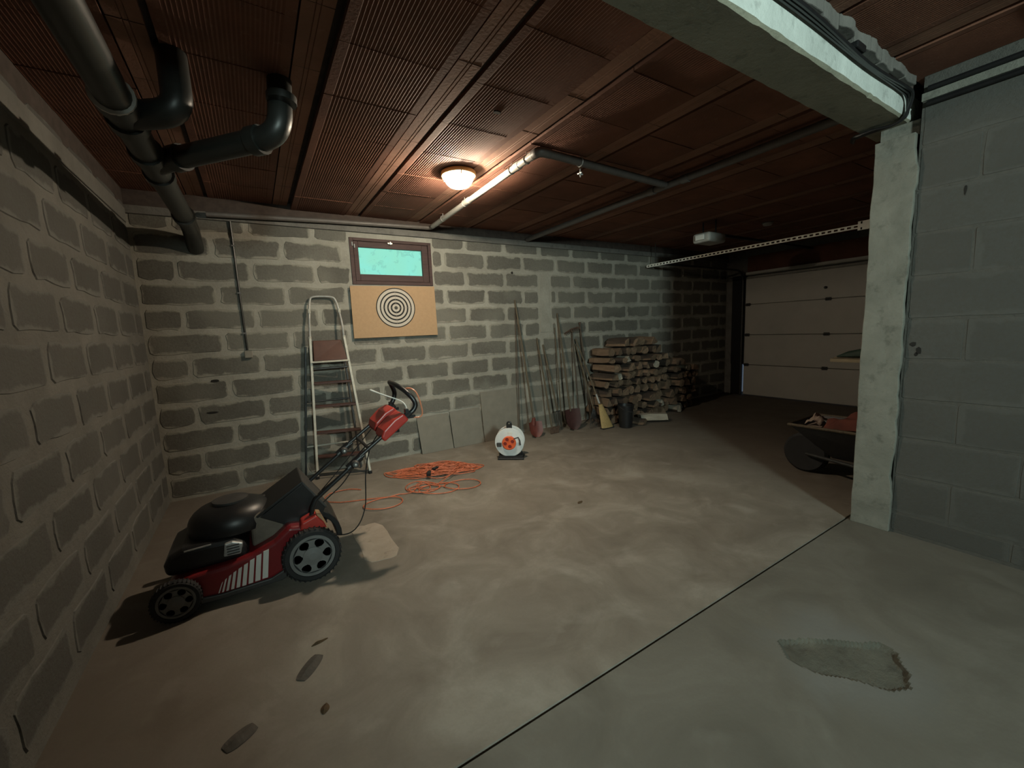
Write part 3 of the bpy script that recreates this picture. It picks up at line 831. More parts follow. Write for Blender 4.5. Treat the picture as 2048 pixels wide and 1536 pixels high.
# conduit and switch box on the far wall
cd = empty('cable_conduit', (-.06, YB, 1.2)); tag(cd, 'dark cable dropping down the far wall to a small grey box', 'conduit')
q = Off((-.06, YB, 1.2)); q.tube([(-.062, YB - .02, 2.36), (-.060, YB - .012, 2.20), (-.058, YB - .013, 1.7), (-.052, YB - .013, 1.25)], .009, 8); q.build('conduit_tube', 'pvc_dark', cd, smooth=True)
q = Off((-.06, YB, 1.2)); q.box((-.047, YB - .018, 1.212), (.062, .034, .064)); q.build('junction_box', 'board', cd, bevel=.006)
for z in (2.15, 1.75, 1.4):
    q = Off((-.06, YB, 1.2)); q.box((-.058, YB - .012, z), (.03, .02, .012)); q.build('clip', 'pvc_dim', cd)
for i, (x, z, w, h) in enumerate(((-.318, 0.998, .07, .03), (-.366, .725, .09, .022), (2.78, 2.02, .03, .035))):
    b = MB(); out = [(x + w / 2 * math.cos(a) * random.uniform(.8, 1.1), z + h / 2 * math.sin(a) * random.uniform(.8, 1.1)) for a in [2 * PI * k / 10 for k in range(10)]]
    b.prism(out, YB - .0075, YB + .002); b.build('mortar_gap', 'hole', wall_back)

# cables around the beam end
cb = empty('beam_cables', (2.5, .88, 2.5)); tag(cb, 'black cables following the beam edge and bending under it at the pillar', 'cable')
for k in range(3):
    d = k * .013
    q = Off((2.5, .88, 2.5))
    pts = [(1.2, BY0 - .012 - d * .6, 2.492 - d * .2), (1.9, BY0 - .014 - d, 2.497), (2.55, BY0 - .012 - d * .7, 2.487 - d * .3), (3.0, BY0 - .014 - d, 2.488), (3.10 - d * .5, BY0 - .018 - d, 2.475), (3.135 - d, BY0 - .016 - d * .6, 2.43), (3.13 - d, BY0 - .01, 2.385 - d * .3), (3.14 - d, BY0 + .04, 2.366 - d * .3), (3.14 - d, BY0 + .12, 2.366), (3.15 - d, BY1 - .02, 2.366), (3.17 - d, BY1 + .02, 2.37), (3.24 - d, BY1 + .05, 2.372)]
    q.tube(smooth_path(pts, 5), .008, 7); q.build('cable', 'black', cb, smooth=True)
q = Off((2.5, .88, 2.5)); q.box((2.42, BY0 - .03, 2.507), (.09, .035, .03)); q.build('cable_clamp', 'black', cb, bevel=.006)
cb = empty('wall_cable', (XR, 0.4, 2.43)); tag(cb, 'black cable along the top of the right wall', 'cable')
for k in range(2):
    q = Off((XR, .4, 2.43)); z = 2.432 + k * .075
    q.tube(smooth_path([(XR - .006, -1.5, z - .004), (XR - .006, -.5, z), (XR - .004, .1, z + .004), (XR - .005, .5, z), (XR - .004, .82, z + .002)], 5), .014, 8); q.build('cable', 'black', cb, smooth=True)
b = MB(); b.span((XR - .004, -2.8, 2.452), (XR + .05, PY0, 2.492)); struct(b.build('trim_3', 'pillar', bevel=.003), 'grey concrete strip above the right wall')

# ------------------------------------------------------------------ garage ceiling fittings
rl = empty('perforated_rail', (5.16, 3.0, 2.19)); tag(rl, 'long white perforated steel rail hanging near the garage door', 'rail')
org = (5.16, 3.0, 2.19); ya, yb2 = 1.52, 4.34
for k, (z0, z1) in enumerate(((2.170, 2.181), (2.199, 2.210))):
    q = Off(org); q.span((5.158, ya, z0), (5.161, yb2, z1)); q.build('rail_edge', 'rail_white', rl)
wq = MB(); wq.span((-.0015, -.011, -.009), (.0015, .011, .009)); wme = wq.mesh('rail_web', M['rail_white'])
y = ya + .011
while y < yb2:
    link_mesh('rail_web', wme, rl, (5.1595 - 5.16, y - 3.0, 0.0)); y += .055
q = Off(org); q.span((5.161, ya, 2.207), (5.195, yb2, 2.210)); q.build('rail_flange', 'rail_white', rl)
q = Off(org); q.span((5.150, 1.60, 2.15), (5.156, 1.76, 2.235)); br = q.build('end_bracket', 'rail_white', rl)
for (y, z) in ((1.73, 2.165), (1.73, 2.22), (1.66, 2.192)):
    q = Off(org); q.box((5.149, y, z), (.004, .012, .02)); q.build('slot', 'hole', br)
for yy in (4.2, 1.62):
    q = Off(org); q.tube([(5.178, yy, 2.205), (5.178, yy, 2.497)], .006, 6); q.build('hanger_rod', 'dark_steel', rl)

op = empty('door_opener', (4.72, 3.05, 2.3)); tag(op, 'pale grey garage door opener box hanging from the dark ceiling', 'door opener')
q = Off((4.72, 3.05, 2.3)); q.box((4.72, 3.05, 2.30), (.34, .22, .11)); q.build('housing', 'pvc', op, bevel=.03, seg=4)
q = Off((4.72, 3.05, 2.3)); q.box((4.535, 3.05, 2.30), (.02, .11, .06)); q.build('lens', 'white', op, bevel=.006)
for y in (2.97, 3.13):
    q = Off((4.72, 3.05, 2.3)); q.box((4.72, y, 2.43), (.025, .004, .16)); q.build('hanger_strap', 'dark_steel', op)
q = Off((4.72, 3.05, 2.3)); q.box((6.1, 3.05, 2.36), (2.45, .03, .03)); q.build('opener_rail', 'dark_steel', op)
sd = empty('ceiling_detector', (5.503, 2.788, 2.5)); tag(sd, 'small dim round detector on the dark ceiling beyond the opener', 'detector')
b = MB(); b.lathe([(.055, 0.001), (.055, -.02), (.045, -.035), (.02, -.04), (0, -.04)], 20); b.build('dome', 'pvc', sd, smooth=True)
b = MB(); b.lathe([(.065, .002), (.065, -.008), (.055, -.010)], 20); b.build('mount_ring', 'pvc_dim', sd, smooth=True)

# ------------------------------------------------------------------ target board
tb = empty('target_board', (1.304, 4.366, 1.31)); tag(tb, 'cardboard sheet with a black and white ring target below the window', 'target')
q = MB(); q.prism([(-.444, 0), (.444, 0), (.437, .525), (-.441, .516)], -.008, .0); q.build('cardboard_sheet', 'cardboard', tb)
q = MB(); q.lathe([(.205, 0), (.205, .0015)], 64, Matrix.Rotation(PI / 2, 4, 'X')); o = q.build('printed_target', 'target', tb, loc=(0, -.0085, .298)); o['label'] = 'round paper target with concentric black rings'
tb.rotation_euler = (0.0, 0, 0)

# ------------------------------------------------------------------ step ladder
ld = empty('step_ladder', (.6, 4.2, 0)); tag(ld, 'folded cream step ladder with brown treads leaning on the far wall', 'ladder')
org = (.6, 4.2, 0)
BLp, BRp, TLp, TRp = Vector((.385, 4.22, .012)), Vector((.835, 4.06, .012)), Vector((.455, 4.315, 1.325)), Vector((.752, 4.285, 1.325))
def rail_l(z): t = (z - .012) / 1.313; return BLp.lerp(TLp, t)
def rail_r(z): t = (z - .012) / 1.313; return BRp.lerp(TRp, t)
def stile(a, b, w, d):
    """rectangular bar from a to b"""
    a, b = Vector(a), Vector(b); t = (b - a).normalized()
    side = Vector((1, 0, 0)); side = (side - t * side.dot(t)).normalized(); fr = t.cross(side)
    vs = []
    for p in (a, b):
        for s, e in ((-1, -1), (1, -1), (1, 1), (-1, 1)): vs.append(p + side * s * w / 2 + fr * e * d / 2)
    return vs, [(0, 1, 2, 3), (4, 5, 6, 7), (0, 1, 5, 4), (1, 2, 6, 5), (2, 3, 7, 6), (3, 0, 4, 7)]
for a, c in ((BLp, TLp), (BRp, TRp)):
    q = Off(org); q.add(*stile(a, c, .022, .034)); q.build('stile', 'cream', ld, bevel=.004)
    q = Off(org); q.box((a.x, a.y, .015), (.03, .045, .03)); q.build('foot', 'black', ld, bevel=.004)
q = Off(org); arch = [TLp + Vector((0, 0, -.05)), TLp + Vector((.008, .012, .12)), Vector((.478, 4.345, 1.60)), Vector((.49, 4.355, 1.68)), Vector((.515, 4.36, 1.715)), Vector((.60, 4.36, 1.722)), Vector((.69, 4.36, 1.715)), Vector((.718, 4.355, 1.68)), Vector((.735, 4.345, 1.60)), TRp + Vector((-.004, .012, .12)), TRp + Vector((0, 0, -.05))]
q.tube(smooth_path(arch, 4), .0095, 8); q.build('guard_rail', 'steel', ld, smooth=True)
for p in (Vector((.474, 4.34, 1.585)), Vector((.739, 4.34, 1.585)), TLp, TRp):
    q = Off(org); q.tube([p + Vector((0, 0, -.02)), p + Vector((0, 0, .02))], .014, 8); q.build('rail_sleeve', 'cream', ld)
for z in (.195, .425, .675, .895):
    a, c = rail_l(z), rail_r(z); a.x += .012; c.x -= .012
    q = Off(org)
    dd = Vector((0, .085, 0)); up = Vector((0, 0, .018))
    vs = [a - dd * .3, c - dd * .3, c + dd * .7, a + dd * .7]; vs = vs + [p + up for p in vs]
    q.add(vs, [(0, 1, 2, 3), (4, 5, 6, 7), (0, 1, 5, 4), (1, 2, 6, 5), (2, 3, 7, 6), (3, 0, 4, 7)])
    q.build('tread', 'brown_step', ld, bevel=.003)
# platform folded up
a, c = rail_l(1.115), rail_r(1.115); a2, c2 = rail_l(1.30), rail_r(1.30)
off = Vector((0, -.012, 0))
q = Off(org); A = a + Vector((.02, -.03, .0)); Cc = c + Vector((-.012, -.03, 0)); A2 = a2 + Vector((.025, .03, .005)); C2 = c2 + Vector((-.025, .03, .005)); th = Vector((0, .018, 0))
vs = [A, Cc, C2, A2, A + th, Cc + th, C2 + th, A2 + th]
q.add(vs, [(0, 1, 2, 3), (4, 5, 6, 7), (0, 1, 5, 4), (1, 2, 6, 5), (2, 3, 7, 6), (3, 0, 4, 7)]); o = q.build('platform', 'brown_platform', ld, bevel=.006); o['label'] = 'brown platform folded upright'
q = Off(org); q.tube([a + Vector((.0, -.035, -.01)), c + Vector((.0, -.035, -.01))], .009, 8); q.build('platform_bar', 'cream', ld)
q = Off(org); q.tube([a + Vector((.01, 0, -.075)), c + Vector((-.01, 0, -.07))], .011, 6); q.build('platform_bar', 'dark_steel', ld)
# rear support frame
r1, r2 = Vector((.30, 4.37, .01)), Vector((.415, 4.37, 1.25))
s1, s2 = Vector((.80, 4.29, .01)), Vector((.745, 4.36, 1.25))
for a, c in ((r1, r2), (s1, s2)):
    q = Off(org); q.add(*stile(a, c, .018, .026)); q.build('rear_leg', 'dark_steel', ld, bevel=.003)
for z in (.28, .72):
    t = z / 1.25; q = Off(org); q.tube([r1.lerp(r2, t), s1.lerp(s2, t)], .008, 6); q.build('rear_brace', 'cream' if z < .5 else 'dark_steel', ld)
q = Off(org); q.tube([(BLp.x, BLp.y - .0, .03), (BRp.x, BRp.y, .03)], .009, 6); q.build('foot_bar', 'dark_steel', ld)

# ------------------------------------------------------------------ lawn mower
MO = (-.14, 2.69, 0)
mw = empty('lawn_mower', MO); tag(mw, 'red and black petrol lawn mower facing the left wall', 'lawn mower')
def wheel(cx, cy, r, wd, side, name):
    """side -1: outer face towards -Y"""
    rt = Matrix.Translation(Vector((cx, cy, r)) - Vector(MO)) @ Matrix.Rotation(PI / 2 * (1 if side < 0 else -1), 4, 'X')
    q = MB(); prof = [(r * .62, -wd / 2), (r * .93, -wd / 2), (r, -wd * .32), (r, wd * .32), (r * .93, wd / 2), (r * .80, wd / 2), (r * .78, wd * .36), (r * .62, wd * .3)]
    q.lathe(prof, 36, rt)
    n = 36
    for i in range(n):                      # tread lugs
        a = 2 * PI * i / n
        q.box((rt @ Vector((r * 1.0 * math.cos(a), r * 1.0 * math.sin(a), 0))), (r * .05, wd * .8, r * .06), Matrix.Rotation(a if side > 0 else a, 3, 'Y') )
    w = q.build(name, 'rubber', mw, smooth=True)
    # hub cover with six round openings: ring + spokes
    q = MB(); ro = r * .80; t0, t1 = wd * .30, wd * .44
    seg = 72; hr = r * .145; hc = r * .50
    pts = []
    vs, fs = [], []
    inner = r * .34; 
    q.lathe([(inner, t0), (inner, t1 + .004), (inner * .4, t1 + .010), (0, t1 + .010)], 36, rt)
    q.lathe([(r * .67, t0), (r * .67, t1), (ro * .97, t1), (ro, t0)], 48, rt)
    for k in range(6):
        a0 = 2 * PI * (k + .5) / 6
        # spoke between openings, flaring to the rim
        o2 = []
        for (rr_, half) in ((inner * .92, .46), (r * .37, .36), (r * .43, .23), (r * .50, .19), (r * .58, .22), (r * .64, .34), (r * .69, .48)):
            o2.append((rr_, half))
        left = [(rr_ * math.cos(a0 - h), rr_ * math.sin(a0 - h)) for rr_, h in o2]
        right = [(rr_ * math.cos(a0 + h), rr_ * math.sin(a0 + h)) for rr_, h in reversed(o2)]
        ol = left + right
        m = len(ol)
        vs = [(x, y, t0) for x, y in ol] + [(x, y, t1) for x, y in ol]
        fs = [tuple(range(m, 2 * m))] + [(i, (i + 1) % m, (i + 1) % m + m, i + m) for i in range(m)]
        q.add(vs, fs, rt)
    q.build('hub_cover', 'wheel_grey', w)
    q = MB(); q.lathe([(0, t0 - .012), (r * .72, t0 - .012)], 36, rt); q.build('hub_back', 'black', w)
    return w
wheel(.155, 2.43, .146, .05, -1, 'rear_wheel'); wheel(.155, 2.95, .146, .05, 1, 'rear_wheel')
wheel(-.445, 2.45, .100, .045, -1, 'front_wheel'); wheel(-.445, 2.93, .100, .045, 1, 'front_wheel')
# deck
side = [(-.50, .09), (-.40, .055), (-.27, .042), (-.05, .045), (.05, .085), (.16, .10), (.20, .20), (.14, .30), (.06, .315), (-.02, .255), (-.12, .215), (-.24, .195), (-.36, .19), (-.47, .175)]
q = Off(MO); q.prism(side, 2.475, 2.905, 'XZ'); q.build('deck', 'red', mw, bevel=.022, seg=4)
q = Off(MO)
q.prism([(-.46, .05), (-.30, .028), (.0, .03), (.10, .07), (.05, .10), (-.05, .06), (-.27, .056), (-.40, .072)], 2.465, 2.915, 'XZ'); q.build('deck_skirt', 'charcoal', mw, bevel=.006)
# white slanted stripes on the flank, growing towards the rear
xs = -.285
for i in range(9):
    w = .006 + .0025 * i; h0 = .055 + .0; h1 = .075 + .0125 * i
    x = xs; xs += w + .0095
    zb_ = .062 + max(0, i - 5) * .002
    q = Off(MO); q.prism([(x, zb_), (x + w, zb_), (x + w + .02, zb_ + h1 - .02), (x + .02, zb_ + h1 - .026)], 2.4722, 2.476, 'XZ'); o = q.build('flank_stripe', 'white', mw)
# front engine shroud, engine dome, cowl
def ellipsoid(c, r, name, mat, cut=-1.0, n=28, m=14, power=1.0):
    q = Off(MO); prof = []
    for i in range(m + 1):
        t = -PI / 2 + PI * i / m
        if math.sin(t) < cut: continue
        prof.append((math.cos(t) ** power, math.sin(t)))
    q.lathe([(max(0, a), b_) for a, b_ in prof], n, Matrix.Translation(c) @ Matrix.Diagonal((r[0], r[1], r[2], 1)))
    return q.build(name, mat, mw, smooth=True)
q = Off(MO); q.prism([(-.485, .19), (-.49, .25), (-.465, .295), (-.41, .318), (-.30, .322), (-.19, .315), (-.14, .27), (-.13, .19)], 2.515, 2.865, 'XZ'); q.build('front_shroud', 'black', mw, bevel=.03, seg=4)
ellipsoid((-.20, 2.715, .345), (.205, .185, .115), 'engine_cover', 'black', -.35, 32, 14, .65)
q = Off(MO); q.lathe([(.085, 0), (.085, .012), (.06, .018), (0, .018)], 28, Matrix.Translation((-.20, 2.715, .455))); q.build('starter_cap', 'charcoal', mw, smooth=True)
q = Off(MO); q.prism([(-.245, .235), (-.17, .23), (-.155, .285), (-.20, .305), (-.235, .30)], 2.492, 2.52, 'XZ'); o = q.build('muffler_plate', 'silver', mw, bevel=.006); o['label'] = 'dull silver exhaust guard'
for i in range(4):
    q = Off(MO); q.box((-.20, 2.489, .245 + i * .014), (.055, .006, .005)); q.build('muffler_slot', 'charcoal', o if False else mw)
q = Off(MO); q.prism([(-.40, .305), (-.29, .309), (-.29, .315), (-.40, .311)], 2.508, 2.514, 'XZ'); q.build('shroud_trim', 'silver', mw)
# grey fuel tank / box behind the engine
q = Off(MO); q.prism([(-.12, .21), (-.115, .385), (-.03, .405), (.035, .385), (.05, .26)], 2.56, 2.86, 'XZ'); o = q.build('fuel_tank', 'tank', mw, bevel=.02, seg=3); o['label'] = 'dusty grey-brown tank'
q = Off(MO); q.lathe([(.026, 0), (.026, .02), (.02, .026), (0, .026)], 16, Matrix.Translation((-.06, 2.80, .395))); q.build('tank_cap', 'black', mw)
q = Off(MO); q.tube([(-.135, 2.88, .33), (-.13, 2.885, .385)], [.012, .016], 8); q.build('oil_cap', 'black', mw)
q = Off(MO); q.prism([(.02, .24), (.055, .40), (.085, .40), (.065, .24)], 2.56, 2.60, 'XZ'); q.build('tank_bracket', 'charcoal', mw, bevel=.004)
# raised rear flap and side cheeks
def plate(c0, c1, th, y0, y1, name, mat, bevel=.004):
    a, c = Vector((c0[0], 0, c0[1])), Vector((c1[0], 0, c1[1])); d = (c - a).normalized(); nr = Vector((-d.z, 0, d.x)) * th / 2
    ol = [(a + nr), (c + nr), (c - nr), (a - nr)]
    q = Off(MO); q.prism([(p.x, p.z) for p in ol], y0, y1, 'XZ'); return q.build(name, mat, mw, bevel=bevel)
plate((-.085, .375), (.155, .520), .016, 2.56, 2.88, 'grass_flap', 'black')
plate((.150, .520), (.262, .345), .014, 2.56, 2.88, 'rear_panel', 'charcoal')
q = Off(MO); q.prism([(-.07, .375), (.15, .512), (.255, .345), (.235, .30), (.06, .29)], 2.555, 2.572, 'XZ'); q.build('side_cheek', 'black', mw, bevel=.003)
q = Off(MO); q.prism([(-.07, .375), (.15, .512), (.255, .345), (.235, .30), (.06, .29)], 2.868, 2.885, 'XZ'); q.build('side_cheek', 'black', mw, bevel=.003)
q = Off(MO); q.prism([(.11, .285), (.20, .275), (.245, .262), (.232, .30), (.195, .352), (.12, .325)], 2.452, 2.55, 'XZ'); q.build('wheel_arch', 'red_light', mw, bevel=.010, seg=3)
q = Off(MO); q.prism([(.232, .25), (.255, .25), (.22, .345), (.198, .352)], 2.47, 2.55, 'XZ'); q.build('arch_edge', 'cardboard', mw, bevel=.004)
q = Off(MO)
arc = [(.155 + .185 * math.cos(a), .146 + .185 * math.sin(a)) for a in [math.radians(t) for t in range(-5, 125, 13)]]
arc += [(.155 + .155 * math.cos(a), .146 + .155 * math.sin(a)) for a in [math.radians(t) for t in range(125, -6, -13)]]
q.prism(arc, 2.60, 2.92, 'XZ'); q.build('rear_guard', 'black', mw, bevel=.004)
# handle
def hpt(t): return Vector((.205 + .545 * t, 0, .425 + .395 * t))
for y in (2.50, 2.85):
    q = Off(MO); q.tube([(.165, y, .28), (.185, y, .385), hpt(0) + Vector((0, y, 0)), hpt(.52) + Vector((0, y, 0))], .0125, 10); q.build('lower_handle_tube', 'black', mw, smooth=True)
    q = Off(MO); q.tube([hpt(.40) + Vector((0, y, .014)), hpt(1.0) + Vector((0, y, .004))], .012, 10); q.build('upper_handle_tube', 'black', mw, smooth=True)
    c = hpt(.41) + Vector((0, y, .006)); d = (hpt(1) - hpt(0)).normalized()
    q = Off(MO); q.tube([c - d * .045, c + d * .05], .024, 10); k = q.build('handle_clamp', 'black', mw, smooth=True)
    q = Off(MO); q.lathe([(.022, 0), (.024, .012), (.016, .026), (0, .027)], 14, Matrix.Translation(c + Vector((0, -.02, 0))) @ Matrix.Rotation(PI / 2, 4, 'X')); q.build('clamp_knob', 'charcoal', k, smooth=True)
    q = Off(MO); q.lathe([(.007, 0), (.007, .006), (0, .007)], 10, Matrix.Translation(c + Vector((0, -.046, 0))) @ Matrix.Rotation(PI / 2, 4, 'X')); q.build('clamp_bolt', 'steel', k, smooth=True)
q = Off(MO); q.tube([hpt(.58) + Vector((0, 2.50, .005)), hpt(.58) + Vector((0, 2.85, .005))], .010, 8); q.build('cross_bar', 'black', mw, smooth=True)
# red control console: two humps with a dark gap
d = (hpt(1) - hpt(0)).normalized(); up = Vector((-d.z, 0, d.x))
def console(y0, y1, t0, t1, name, hgt):
    q = Off(MO); a = hpt(t0); c = hpt(t1)
    ol = [a - up * .025, c - up * .025, c + up * (hgt * .75), a.lerp(c, .65) + up * hgt, a.lerp(c, .2) + up * hgt * .8, a + up * .01]
    q.prism([(p.x, p.z) for p in ol], y0, y1, 'XZ'); return q.build(name, 'red_light', mw, bevel=.012, seg=3)
console(2.475, 2.635, .72, 1.01, 'control_console', .042)
console(2.690, 2.875, .74, 1.02, 'control_console', .050)
q = Off(MO); a = hpt(.76); c = hpt(.98); ol = [a - up * .02, c - up * .02, c + up * .012, a + up * .0]; q.prism([(p.x, p.z) for p in ol], 2.63, 2.70, 'XZ'); q.build('console_bridge', 'dark_red', mw, bevel=.004)
q = Off(MO); q.lathe([(.02, 0), (.02, .02), (0, .022)], 12, Matrix.Translation(hpt(.90) + Vector((0, 2.52, -.03))) @ Matrix.Rotation(PI, 4, 'X')); q.build('console_knob', 'black', mw)
for y in (2.50, 2.85):
    e = hpt(1.0) + Vector((0, y, 0))
    q = Off(MO); q.tube([e - d * .01, e + d * .045], .020, 10); q.box(e + Vector((.03, 0, -.002)), (.07, .018, .018)); q.box(e + Vector((.012, 0, .02)), (.02, .03, .06)); q.build('pivot_bracket', 'black', mw)
loop = [(.755, 2.50, .826), (.80, 2.50, .850), (.822, 2.50, .885), (.812, 2.505, .925), (.785, 2.53, .965), (.760, 2.60, .998), (.752, 2.70, 1.012), (.757, 2.80, 1.012), (.768, 2.842, 1.004), (.785, 2.85, .97), (.795, 2.85, .93), (.785, 2.85, .885), (.755, 2.85, .838)]
q = Off(MO); q.tube(smooth_path(loop, 5), .0155, 10); q.build('grip_loop', 'black', mw, smooth=True)
wb = [(.785, 2.56, .855), (.778, 2.57, .885), (.755, 2.60, .912), (.66, 2.62, .958), (.592, 2.63, .992), (.60, 2.655, .990), (.668, 2.66, .952), (.72, 2.67, .925)]
q = Off(MO); q.tube(smooth_path(wb, 4), .0042, 6); o = q.build('throttle_bail', 'white', mw, smooth=True); o['label'] = 'white wire bail'
cbp = [(.775, 2.50, .812), (.808, 2.495, .811), (.843, 2.495, .808), (.864, 2.50, .83), (.858, 2.51, .90), (.842, 2.53, .962), (.82, 2.56, .985), (.80, 2.60, .985)]
q = Off(MO); q.tube(smooth_path(cbp, 5), .005, 6); o = q.build('drive_bail', 'copper', mw, smooth=True); o['label'] = 'thin orange drive bail'
for pts in ([hpt(.75) + Vector((0, 2.84, -.02)), (.50, 2.80, .60), (.36, 2.70, .50), (.22, 2.62, .40)],
            [hpt(.80) + Vector((0, 2.70, -.025)), (.56, 2.66, .62), (.50, 2.56, .50), (.47, 2.52, .30), (.40, 2.50, .19), (.31, 2.55, .16), (.22, 2.66, .19)],
            [hpt(.72) + Vector((0, 2.54, -.02)), (.52, 2.58, .66), (.40, 2.64, .52), (.26, 2.70, .40)],
            [(.43, 2.52, .565), (.36, 2.54, .47), (.28, 2.56, .40), (.21, 2.57, .345)]):
    q = Off(MO); q.tube(smooth_path(pts, 6), .0035, 6); q.build('control_cable', 'black', mw, smooth=True)

# ------------------------------------------------------------------ orange cord heap
cr = empty('extension_cord', (1.35, 3.6, 0)); tag(cr, 'tangled heap of orange extension cord on the floor', 'cord')
rc = random.Random(11)
CX, CY = 1.39, 3.67
ax = Vector((.82, -.42, 0)).normalized(); bx = Vector((.42, .82, 0)).normalized()
pts = []
nl = 30
for i in range(nl):
    off_a = rc.uniform(-.14, .14); off_b = rc.uniform(-.06, .06)
    ra = rc.uniform(.12, .33) if i % 5 else rc.uniform(.33, .42); rb = rc.uniform(.035, .16)
    ph = rc.uniform(0, 2 * PI); tilt = rc.uniform(-.25, .25)
    z0 = .006 + .045 * (i / nl) * (1 - (abs(off_a) / .3))
    for k in range(18):
        t = 2 * PI * k / 18 + ph
        u = off_a + ra * math.cos(t) + .025 * math.sin(3 * t + i); v = off_b + rb * math.sin(t) + tilt * ra * math.cos(t) * .4 + .012 * math.cos(5 * t + i)
        rr = max(0, 1 - math.hypot(u / .42, v / .2))
        z = .006 + (z0 + .012 * (1 + math.sin(2 * t + i))) * min(1, rr * 2.2)
        p = Vector((CX, CY, 0)) + ax * u + bx * v; p.z = max(.006, z); pts.append(p)
# loose loops in front of the heap
def loop_pts(cx, cy, rx, ry, rot, n, a0, a1, z=.006):
    out = []
    for k in range(n):
        t = a0 + (a1 - a0) * k / (n - 1); x, y = rx * math.cos(t), ry * math.sin(t)
        out.append(Vector((cx + x * math.cos(rot) - y * math.sin(rot), cy + x * math.sin(rot) + y * math.cos(rot), z + .004 * math.sin(t * 2) + .004)))
    return out
loose = loop_pts(1.12, 3.33, .13, .10, -.4, 22, .5, 9.5) + loop_pts(1.22, 3.24, .17, .12, -.4, 16, 2.0, 8.3) + loop_pts(1.42, 3.20, .16, .11, -.45, 16, 2.4, 9.6) + loop_pts(1.08, 3.38, .10, .14, 0, 16, 0, 7.5) + \
    loop_pts(1.16, 3.35, .08, .12, .5, 12, 1, 7.3) + \
    [Vector((1.0, 3.30, .008)), Vector((.9, 3.33, .008))] + loop_pts(.74, 3.22, .15, .11, -.2, 18, 1.2, 7.6) + [Vector((.80, 3.33, .008)), Vector((.62, 3.40, .008)), Vector((.46, 3.46, .008)), Vector((.36, 3.58, .008)), Vector((.42, 3.72, .008)), Vector((.58, 3.72, .008)), Vector((.66, 3.64, .008))]
q = Off((1.35, 3.6, 0)); q.tube(smooth_path(pts + loose, 2), .0046, 5); q.build('cord_coil', 'orange', cr, smooth=True)
for (x, y, z, a) in ((1.34, 3.62, .052, .5), (1.25, 3.555, .045, 1.1)):
    rt = Matrix.Rotation(a, 3, 'Z')
    q = Off((1.35, 3.6, 0)); q.box((x, y, z), (.075, .034, .03), rt); q.tube([Vector((x, y, z)) + rt @ Vector((.035, 0, 0)), Vector((x, y, z)) + rt @ Vector((.07, 0, .0))], [.011, .007], 8)
    q.build('plug', 'black', cr, bevel=.006)

# ------------------------------------------------------------------ cable reel
ang = math.atan2(3.58, 2.15)                 # faces the camera
rlx, rly = 2.165, 3.60
re_ = empty('cable_reel', (rlx, rly, 0), ang - PI / 2 - .12); tag(re_, 'grey cable reel with an orange socket hub standing on the floor', 'cable reel')
FX = Matrix.Rotation(PI / 2, 4, 'X')
def disc(prof, z, y, name, mat, par=re_, sm=True, n=40):
    q = MB(); q.lathe(prof, n, Matrix.Translation((0, y, z)) @ FX); return q.build(name, mat, par, smooth=sm)
ZR = .178
disc([(.148, -.006), (.152, .0), (.148, .006), (.10, .010), (.086, .014), (.0, .014)], ZR, -.05, 'front_flange', 'reel_grey')
disc([(.148, -.006), (.152, .0), (.148, .006), (0, .006)], ZR, .07, 'back_flange', 'reel_grey')
disc([(.09, -.11), (.09, 0)], ZR, -.045, 'drum', 'charcoal')
hub = disc([(.072, 0), (.072, .022), (.066, .028), (0, .028)], ZR, -.06, 'socket_hub', 'orange_plastic')
for (x, z) in ((-.018, .040), (.036, .018), (-.040, -.004), (.008, -.034)):
    q = MB(); q.lathe([(.0205, 0), (.0205, .003), (0, .003)], 20, Matrix.Translation((x, -.0875, ZR + z)) @ FX); s_ = q.build('socket', 'socket_dark', hub, smooth=True)
    q = MB(); q.tube([(x + .0205 * math.cos(a), -.0905, ZR + z + .0205 * math.sin(a)) for a in [2 * PI * k / 16 for k in range(16)]], .0022, 5, closed=True); q.build('socket_rim', 'orange_plastic', hub, smooth=True)
q = MB(); q.tube([(.05, -.09, ZR + .045), (.098, -.092, ZR + .062), (.112, -.092, ZR + .03), (.118, -.092, ZR - .02)], .006, 6); q.build('crank', 'dark_steel', re_)
q = MB(); q.box((-.105, -.068, ZR - .02), (.05, .012, .045)); q.build('breaker', 'charcoal', re_, bevel=.006)
q = MB(); q.box((.012, -.068, ZR + .092), (.045, .006, .04)); q.build('rating_label', 'white', re_)
q = MB(); q.tube(smooth_path([(-.02, 0, ZR + .10), (-.022, 0, ZR + .17), (-.015, 0, ZR + .20), (.012, 0, ZR + .20), (.02, 0, ZR + .17), (.018, 0, ZR + .10)], 4), .009, 8); q.box((0, -.02, ZR + .165), (.05, .05, .03)); q.build('carry_handle', 'black', re_)
q = MB(); q.tube([(-.12, -.08, .012), (.14, -.08, .012), (.14, .09, .012), (-.12, .09, .012)], .011, 8, closed=True)
q.tube([(-.12, .02, .012), (-.05, .01, ZR)], .009, 6); q.tube([(.14, .02, .012), (.05, .01, ZR)], .009, 6); q.box((.01, -.02, .02), (.25, .10, .035)); q.build('stand', 'black', re_, bevel=.003)

